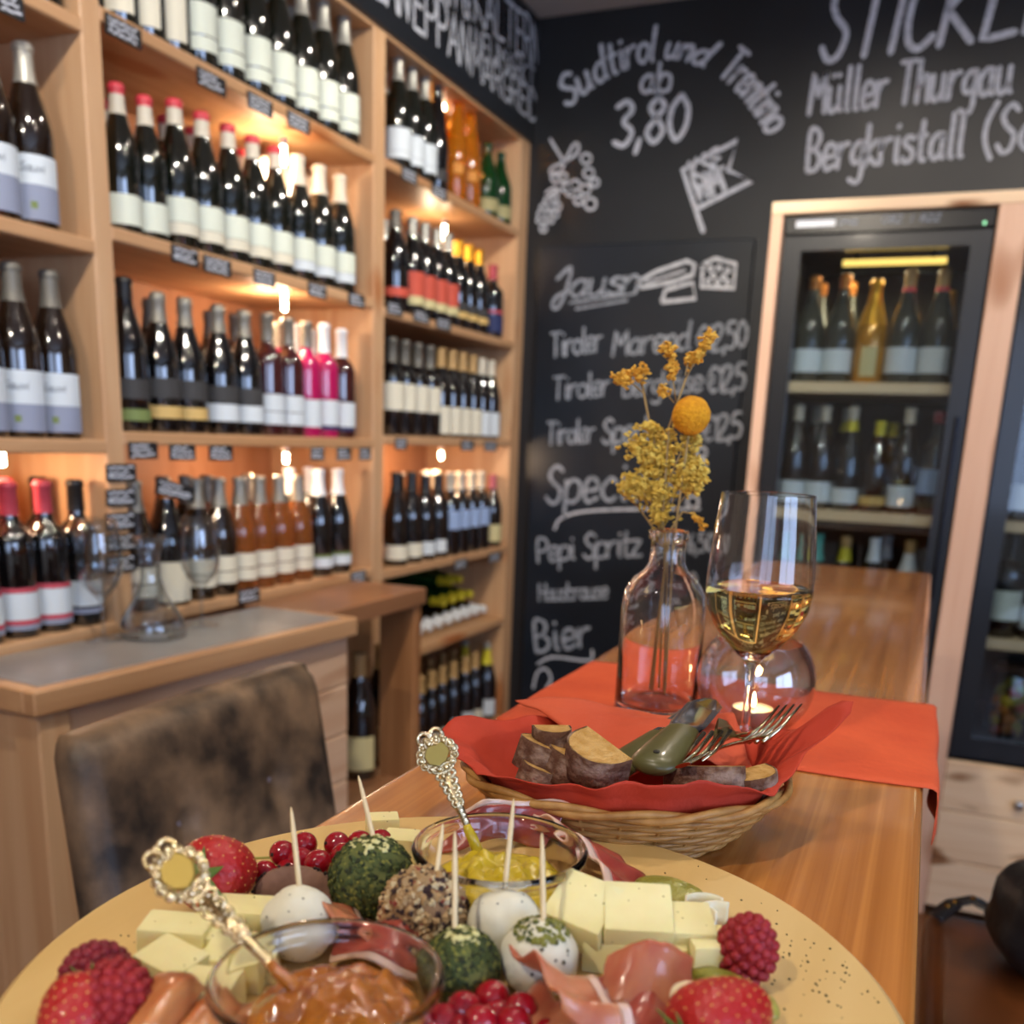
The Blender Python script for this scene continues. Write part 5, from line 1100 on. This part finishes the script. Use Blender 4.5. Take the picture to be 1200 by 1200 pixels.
def pick(pb, r, u0, v0, u1, v1, label, L=0.05):
    a = PY(u1, v1, pb.y); base = pb + Vector((0, 0, r * 0.9)); b = PY(u1, v1, base.y); b.z = min(b.z, pb.z + r * 0.97)
    top = lean(b, u0, v0, L, True)
    if (top - b).z < 0.5 * L: top = lean(b, u0, v0, L, False)
    d = (top - b).normalized(); t = thing('toothpick', label, 'toothpick', b)
    part('stick', MB().tube([d * -0.010, d * 0.004, d * L * 0.7, d * L * 0.93, d * L], [0.0011, 0.0013, 0.0013, 0.0008, 0.0003], 8), PICK, t, smooth=True)
b1 = ball(350, 1082, 0.0175, 'white', 'white fresh cheese ball in front of the redcurrants'); pick(b1, 0.0175, 341, 946, 352, 1050, 'wooden toothpick in the white ball before the redcurrants', 0.049)
b2 = ball(436, 1030, 0.0215, 'green', 'large dark green herb-coated cheese ball beside the redcurrants'); pick(b2, 0.0215, 420, 909, 441, 996, 'wooden toothpick in the large green herb ball', 0.046)
b3 = ball(497, 1068, 0.0205, 'nut', 'cheese ball crusted with chopped nuts and pepper'); pick(b3, 0.0205, 519, 965, 510, 1035, 'wooden toothpick in the nut-crusted ball', 0.034)
b4 = ball(591, 1083, 0.0180, 'white', 'plain white fresh cheese ball in front of the mustard bowl'); pick(b4, 0.0180, 602, 936, 591, 1048, 'wooden toothpick in the plain white ball before the mustard bowl', 0.050)
b5 = ball(541, 1132, 0.0165, 'green', 'smaller olive-green herb-coated cheese ball above the front currants'); pick(b5, 0.0165, 533, 974, 533, 1098, 'wooden toothpick in the smaller olive-green ball', 0.048)
b6 = ball(632, 1122, 0.0175, 'herbtop', 'white cheese ball with chopped herbs on top'); pick(b6, 0.0175, 635, 976, 637, 1085, 'wooden toothpick in the herb-topped white ball', 0.045)

# ---- cheese cubes
CH = mat('pale_cheese', '#eadfa6', 0.5, sss=0.3, sub=(0.010, 0.006, 0.002), col2='#e2d494', scale=(30, 30, 30))
SPK = mat('cheese_specks', '#7a6a34', 0.8)
def cube(u, v, s, rz, rx, ry, dz, label):
    p = PZ(u, v, ZP + s[2] / 2 + dz)
    t = thing('cheese_cube', label, 'cheese', p, group=label, rot=(rx, ry, rz))
    sx, sy, sz = s; mb = MB().box(-sx / 2, sx / 2, -sy / 2, sy / 2, -sz / 2, sz / 2)
    part('cheese_body', mb, CH, t, bevel=0.0014, seg=2, smooth=True, sharp=0.9)
    mb = MB()
    for i in range(7):
        f = fl.randrange(3); q = [fl.uniform(-0.42, 0.42) * sx, fl.uniform(-0.42, 0.42) * sy, fl.uniform(-0.42, 0.42) * sz]
        if f == 0: q[2] = sz / 2
        elif f == 1: q[1] = -sy / 2
        else: q[0] = sx / 2
        mb.octa(q, fl.uniform(0.0003, 0.0006))
    part('specks', mb, SPK, t, kind='stuff')
LC = 'pale cheese cube in the pile between the strawberry and the jam bowl'
for u, v, s, rz, rx, ry, dz in ((207, 1105, (.030, .020, .022), .40, 0, .05, 0), (202, 1140, (.026, .020, .020), -.1, .1, .1, 0), (258, 1108, (.020, .020, .018), .5, 0, 0, 0), (280, 1080, (.034, .020, .020), .35, 0, 0, 0),
                                (243, 1170, (.022, .022, .018), .3, 0, 0, 0), (278, 1128, (.026, .024, .018), .3, .1, 0, 0), (245, 1135, (.016, .018, .014), .2, 0, 0, 0), (300, 1128, (.018, .018, .014), .5, 0, 0, 0)): cube(u, v, s, rz, rx, ry, dz, LC)
for u, v, s, rz, rx, ry, dz, lb in ((684, 1070, (.030, .030, .020), -.1, .42, .12, .012, 'tilted pale cheese cube touching the mustard bowl'), (746, 1078, (.032, .030, .020), .35, .38, 0, .012, 'largest tilted cheese cube in the middle of the row'),
        (803, 1098, (.024, .024, .024), .4, .2, 0, .003, 'cheese cube beside the curled onion shavings'), (832, 1122, (.022, .022, .022), .5, 0, 0, 0, 'cheese cube touching the upright raspberry'),
        (715, 1110, (.024, .024, .016), .2, 0, 0, 0, 'low cheese cube tucked behind the herb-topped ball'), (775, 1118, (.022, .022, .018), .3, 0, 0, 0, 'low cheese cube tucked behind the broad ham fold')): cube(u, v, s, rz, rx, ry, dz, lb)
UC = 'pale cheese piece at the far board edge behind the herb ball'
for u, v, s, rz in ((470, 992, (.020, .018, .016), .3), (448, 968, (.020, .014, .014), .6)): cube(u, v, s, rz, 0, 0, 0, UC)

# ---- fruit
RSP = mat('raspberry_red', '#88141c', 0.6, sss=0.12, sub=(0.004, 0.001, 0.001), col2='#9e2026', scale=(140, 140, 140))
def raspberry(u, v, r, ln, tilt, label, col=None, dz=0.0):
    p = PZ(u, v, ZP + r * 0.95 + dz); t = thing('raspberry', label, 'raspberry', p, rot=tilt)
    mb = MB(); n = 100; mb.sphere((0, 0, 0), r * 0.88, 14, 10, sc=(1, 1, ln))
    for i in range(n):
        z = 1 - 2 * (i + 0.5) / n; a = i * 2.39996; q = math.sqrt(1 - z * z) * (1.0 - 0.12 * z)
        mb.sphere((r * 0.85 * q * math.cos(a), r * 0.85 * q * math.sin(a), r * 0.85 * z * ln), r * 0.19, 8, 6)
    part('drupelets', mb, col or RSP, t, smooth=True)
raspberry(875, 1112, 0.0145, 1.28, (0.15, 0.1, 0.3), 'upright raspberry alone at the edge of the board', dz=0.005)
raspberry(113, 1146, 0.0150, 1.15, (1.2, 0.2, 0.6), 'dark raspberry behind another on the emptier side of the board', mat('raspberry_dark', '#6e1220', 0.5, sss=0.2, col2='#861a2a', scale=(140, 140, 140)), dz=0.004)
raspberry(136, 1170, 0.0150, 1.2, (1.4, 0.0, 1.0), 'dark raspberry leaning against the folded ham', dz=0.006)
STR = mat('strawberry_red', '#ac1a1a', 0.42, sss=0.15, sub=(0.005, 0.001, 0.001), coat=0.15, bump=0.25, bscale=260)
SEED = mat('strawberry_seed', '#dcae58', 0.5)
def strawberry(u, v, r, ln, rot, label, dz=0.0, calyx=True):
    p = PZ(u, v, ZP + r * 0.93 + dz); t = thing('strawberry', label, 'strawberry', p, rot=rot)
    prof = [(0.02, -1.0), (0.30, -0.93), (0.55, -0.74), (0.78, -0.42), (0.93, -0.05), (1.0, 0.3), (0.95, 0.6), (0.75, 0.82), (0.45, 0.92), (0.05, 0.90)]
    pr = [(a * r, b * r * ln) for a, b in prof]
    part('flesh', MB().lathe(smooth2(pr, 4), 36), STR, t, smooth=True)
    mb = MB(); rr = smooth2(pr, 4)
    for i in range(150):
        z = 1 - 2 * (i + 0.5) / 150; a = i * 2.39996; zz = z * 0.88 * r * ln
        ra = 0
        for (r0, z0), (r1, z1) in zip(rr, rr[1:]):
            if z0 <= zz <= z1: ra = r0 + (r1 - r0) * (zz - z0) / max(z1 - z0, 1e-9); break
        if ra: mb.sphere((ra * math.cos(a), ra * math.sin(a), zz), 0.00042, 6, 4, sc=(1, 1, 1.4))
    part('seeds', mb, SEED, t, smooth=True, kind='stuff')
    if calyx:
        cx_ = MB()
        for k in range(7):
            a = 2 * PI * k / 7
            cx_.grid(4, 2, lambda s_, b_: (r * (0.1 + 0.75 * s_) * math.cos(a) - (b_ - .5) * 0.4 * r * (1 - s_) * math.sin(a), r * (0.1 + 0.75 * s_) * math.sin(a) + (b_ - .5) * 0.4 * r * (1 - s_) * math.cos(a), r * ln * 0.93 + r * 0.15 * s_ * s_), 0.0004)
        part('calyx', cx_, mat('strawberry_leaf', '#5f7a34', 0.6), t, smooth=True)
strawberry(259, 1022, 0.0195, 1.15, (1.25, -0.5, 0.3), 'whole strawberry behind the cheese cubes', dz=0.002)
strawberry(848, 1196, 0.0185, 1.2, (1.75, 0.2, -0.6), 'strawberry at the front of the board beside a pickle', dz=0.003)
strawberry(88, 1196, 0.0150, 1.15, (-1.2, 0.3, 0.4), 'small strawberry in front of the dark raspberries', dz=0.002)
CUR = mat('redcurrant', '#96101e', 0.12, coat=0.6, sss=0.35, sub=(0.01, 0.002, 0.001)); TIP = mat('currant_tip', '#2a120c', 0.8)
def currants(label, berries, r, stem_px):
    o0 = PZ(berries[0][0], berries[0][1], ZP); t = thing('redcurrant_sprig', label, 'redcurrants', o0)
    for (u, v, h) in berries:
        c = PZ(u, v, ZP + h); rr = r * fl.uniform(0.92, 1.06)
        b = part('berry', MB().sphere(c - o0, rr, 20, 14), CUR, t, smooth=True)
        d = Vector((fl.uniform(-.6, .6), -1, fl.uniform(-.2, .5))).normalized()
        part('calyx_tip', MB().sphere(c - o0 + d * rr * 0.97, 0.0011, 8, 6), TIP, b, smooth=True)
    part('stem', MB().tube([PZ(u, v, ZP + h) - o0 for u, v, h in stem_px], 0.0007, 6), mat('currant_stem', '#9a9a4a', 0.7), t, smooth=True)
currants('redcurrant sprig beside the whole strawberry', [(310, 1024, .0072), (331, 1000, .014), (357, 990, .017), (395, 990, .018), (422, 989, .016), (338, 1022, .0072), (373, 1012, .0165), (403, 1004, .0175), (385, 1026, .0072), (362, 1030, .0072), (410, 1022, .0072), (352, 1008, .0125), (446, 986, .012), (345, 1037, .0068)], 0.0073, [(292, 1006, .012), (320, 1005, .012), (350, 1003, .014), (400, 998, .014), (445, 990, .012)])
currants('redcurrant sprig at the front of the board below the olive-green ball', [(543, 1182, .014), (520, 1198, .0105), (577, 1170, .012), (611, 1182, .014), (562, 1198, .0145), (602, 1200, .012), (583, 1190, .009), (540, 1210, .009), (575, 1214, .0075), (610, 1212, .0075), (500, 1212, .0075), (640, 1214, .0075)], 0.0074, [(530, 1190, .010), (560, 1186, .010), (610, 1190, .010), (640, 1206, .008)])

# ---- ham
def ham(label, path, wid, across, colr='a', ruff=0.003, nf=3, seed=0, curl=0.0, fat=True):
    """a thin folded slice: path of (pixel u, pixel v, height) with ruffles across it"""
    P = [PZ(u, v, ZP + h) for u, v, h in path]; o0 = P[0].copy(); P = [p - o0 for p in P]; av = Vector(across).normalized()
    t = thing('ham_slice', label, 'ham', o0)
    c = {'a': ('#a8563c', '#c07c58'), 'b': ('#862e2c', '#a24a3a'), 'c': ('#b06436', '#cf8c58')}[colr]
    m = mat('cured_ham_' + colr, c[0], 0.28, coat=0.3, sss=0.3, sub=(0.006, 0.002, 0.001), col2=c[1], scale=(70, 26, 40), detail=3)
    def cp(s):
        x = s * (len(P) - 1); k = min(int(x), len(P) - 2); q = x - k
        p0, p1_, p2_, p3 = P[max(k - 1, 0)], P[k], P[k + 1], P[min(k + 2, len(P) - 1)]
        return 0.5 * (2 * p1_ + (p2_ - p0) * q + (2 * p0 - 5 * p1_ + 4 * p2_ - p3) * q * q + (3 * p1_ - p0 - 3 * p2_ + p3) * q ** 3)
    def f(a, b, w0=0.0, w1=1.0):
        bb_ = w0 + (w1 - w0) * b; h = ruff * math.sin(2 * PI * nf * a + seed + bb_ * 3) * (0.4 + 0.6 * abs(2 * bb_ - 1)) + curl * (bb_ - 0.5) ** 2 * 4
        return cp(a) + av * (wid * (bb_ - 0.5)) + Vector((0, 0, h + 0.0008 * noise.noise(Vector((a * 9, bb_ * 6, seed)))))
    part('meat', MB().grid(36, 12, lambda a, b: f(a, b, 0.0, 0.86 if fat else 1.0), 0.0012), m, t, smooth=True)
    if fat: part('fat_edge', MB().grid(36, 3, lambda a, b: f(a, b, 0.86, 1.0), 0.0013), mat('ham_fat', '#dcb4a0', 0.3, coat=0.3, sss=0.3), t, smooth=True)
ham('ham slice rising behind the mustard bowl towards the basket', [(655, 968, .010), (690, 990, .016), (720, 1012, .016), (742, 1050, .008)], 0.045, (-0.5, -0.6, 0.5), 'b', 0.003, 3, 1)
ham('ham slice lying behind the mustard bowl, seen through its glass', [(520, 978, .010), (560, 965, .018), (610, 960, .016), (655, 968, .012)], 0.030, (0.2, 0.6, 0.7), 'b', 0.002, 1.6, 2)
ham('folded ham slice below the herb-topped ball, orange-pink', [(640, 1135, .022), (668, 1150, .028), (690, 1175, .026), (705, 1215, .016)], 0.034, (0.75, 0.2, -0.3), 'a', 0.004, 2, 3, 0.003)
ham('broad ham fold with dark red side in front of the cheese row', [(706, 1158, .018), (735, 1148, .023), (772, 1150, .022), (806, 1160, .015)], 0.030, (0.1, -0.65, -0.7), 'a', 0.002, 1, 4)
ham('dark red ham tucked under the broad ham fold', [(690, 1190, .012), (730, 1185, .016), (770, 1180, .015), (810, 1160, .010)], 0.036, (0.2, -0.9, -0.2), 'b', 0.003, 2, 6)
ham('pink ham strip between the jam bowl and the green ball', [(392, 1060, .016), (410, 1072, .022), (440, 1088, .018), (470, 1108, .012)], 0.026, (0.5, 0.6, -0.4), 'a', 0.003, 2, 5)
ham('crumpled ham behind the jam bowl', [(395, 1095, .010), (425, 1102, .016), (465, 1106, .018), (505, 1122, .010)], 0.030, (0.3, -0.8, -0.2), 'b', 0.003, 1.3, 8)
ham('orange-brown folded ham beside the dark raspberries', [(140, 1200, .010), (165, 1178, .022), (195, 1172, .026), (215, 1195, .014)], 0.036, (0.2, -0.9, -0.3), 'c', 0.002, 1, 7, -0.003)
ham('orange-brown ham at the front of the jam bowl', [(200, 1205, .012), (230, 1196, .016), (260, 1202, .016), (300, 1222, .008)], 0.028, (0.2, -0.9, -0.2), 'c', 0.003, 2, 9, fat=False)
ham('pink ham slice under the front ham folds', [(600, 1190, .010), (640, 1195, .014), (690, 1210, .012), (740, 1215, .010)], 0.040, (0.2, -0.9, 0.0), 'a', 0.004, 3, 10)
# peppered sausage slice, pickles, onion
p = PZ(348, 1050, ZP + 0.010)
ss = thing('peppered_meat_slice', 'brown peppered dried meat slice leaning behind the white cheese ball', 'meat', p, rot=(0.9, 0.1, 0.35))
part('meat', MB().lathe([(0.001, -0.004), (0.020, -0.004), (0.0225, 0.0), (0.020, 0.004), (0.001, 0.004)], 32, sy=0.7), mat('dried_meat', '#5e3e2e', 0.8, col2='#86624e', scale=(60, 60, 60)), ss, smooth=True, sharp=0.8)
mb = MB()
for i in range(120):
    a = fl.uniform(0, 2 * PI); mb.octa((0.0222 * math.cos(a), 0.0156 * math.sin(a), fl.uniform(-0.003, 0.003)), fl.uniform(0.0006, 0.0014))
part('pepper_crust', mb, mat('pepper_crust', '#2c1c18', 0.9), ss, kind='stuff')
PIC = mat('pickle_green', '#7d7c2a', 0.3, coat=0.3, col2='#a39c48', scale=(80, 80, 80), bump=0.3, bscale=160)
def pickle(u, v, ln, r, rz, label, dz=0.0):
    p = PZ(u, v, ZP + r * 0.5 + dz); t = thing('pickle_piece', label, 'pickle', p, rot=(0.2, 0.0, rz))
    part('flesh', MB().sphere((0, 0, 0), 1.0, 24, 14, sc=(ln / 2, r, r * 0.55), fn=lambda d: 1 + 0.05 * noise.noise(d * 6)), PIC, t, smooth=True)
pickle(785, 1046, 0.042, 0.011, -0.15, 'flat green pickle piece behind the cheese row', 0.001)
pickle(858, 1163, 0.048, 0.010, -0.45, 'green pickle piece between the raspberry and the front strawberry', 0.004)
ONI = mat('onion_white', '#e8dfc0', 0.35, coat=0.3, sss=0.3)
for i, (u, v, rz) in enumerate(((826, 1062, 0.4), (842, 1072, 0.9), (815, 1075, 0.1))):
    p = PZ(u, v, ZP + 0.012); t = thing('onion_shaving', 'curled pale onion shaving beside the upright raspberry', 'onion', p, rz, group='curled onion shavings')
    part('curl', MB().grid(14, 3, lambda a, b: (0.011 * math.cos(0.4 + 2.2 * a), 0.010 * math.sin(0.4 + 2.2 * a), -0.010 + 0.013 * b), 0.0012), ONI, t, smooth=True)
p = PZ(818, 1172, ZP + 0.016); t = thing('pearl_onion', 'small pale pickled onion beside the front strawberry', 'onion', p)
part('onion_bulb', MB().sphere((0, 0, 0), 0.0105, 18, 12, sc=(1.2, 0.8, 0.7)), ONI, t, smooth=True)

# ------------------------------------------------------------------ seat with handbag on the other side of the table
BRN = mat('brown_leather', '#5a3016', 0.3, coat=0.2, col2='#7c451f', scale=(7, 7, 7))
ch2 = thing('bar_stool', 'brown leather bar stool with a black handbag on it, beside the table', 'stool', (0, 0, 0))
part('seat', bb(0.075, 0.50, 1.02, 1.50, 0.60, 0.69), BRN, ch2, bevel=0.03, seg=4, smooth=True)
for x in (0.12, 0.45):
    for y in (1.07, 1.45): part('leg', MB().tube([(x, y, 0.61), (x, y, 0.0)], [0.02, 0.014], 10), MATS['black_metal'], ch2, smooth=True, sharp=1)
part('backrest', bb(0.49, 0.54, 1.04, 1.48, 0.66, 1.02), BRN, ch2, bevel=0.018, seg=3, smooth=True)
BAG = mat('black_leather', '#17161a', 0.42, coat=0.1, bump=0.2, bscale=60)
bgp = Vector((0.272, 1.36, 0.688))
bag = thing('handbag', 'black leather handbag with strap and brass rivets lying on the stool', 'bag', bgp, 0.2)
part('body', MB().sphere((0, 0, 0.078), 1.0, 32, 20, sc=(0.125, 0.085, 0.078), fn=lambda d: (abs(d.x) ** 3 + abs(d.y) ** 3 + abs(d.z) ** 3) ** (-1 / 3.0) * (1 + 0.06 * noise.noise(d * 2.5))), BAG, bag, smooth=True)
sp_ = [PZ(1166, 1070, 0.71) - bgp, PZ(1140, 1058, 0.715) - bgp, PZ(1118, 1062, 0.705) - bgp, PZ(1096, 1076, 0.698) - bgp]
im = Matrix.Rotation(-0.2, 3, 'Z'); sp_ = [im @ q for q in sp_]
def strap(pts, w_, th):
    m = MB(); n = len(pts) * 6
    def f(a, b):
        x = a * (len(pts) - 1); k = min(int(x), len(pts) - 2); p = pts[k].lerp(pts[k + 1], x - k); d = (pts[k + 1] - pts[k]).normalized(); s_ = d.cross(Vector((0, 0, 1))).normalized()
        return p + s_ * (w_ * (b - 0.5)) + Vector((0, 0, 0.004 * math.sin(PI * a)))
    return m.grid(n, 2, f, th)
st_ = part('strap', strap(sp_, 0.026, 0.003), mat('strap_leather', '#25262c', 0.3, coat=0.3), bag, smooth=True)
for q in (sp_[2], sp_[2].lerp(sp_[3], 0.35), sp_[1]): part('rivet', MB().sphere(q + Vector((0, 0, 0.006)), 0.0045, 10, 6), mat('brass', '#b58a44', 0.25, 1.0), st_, smooth=True)
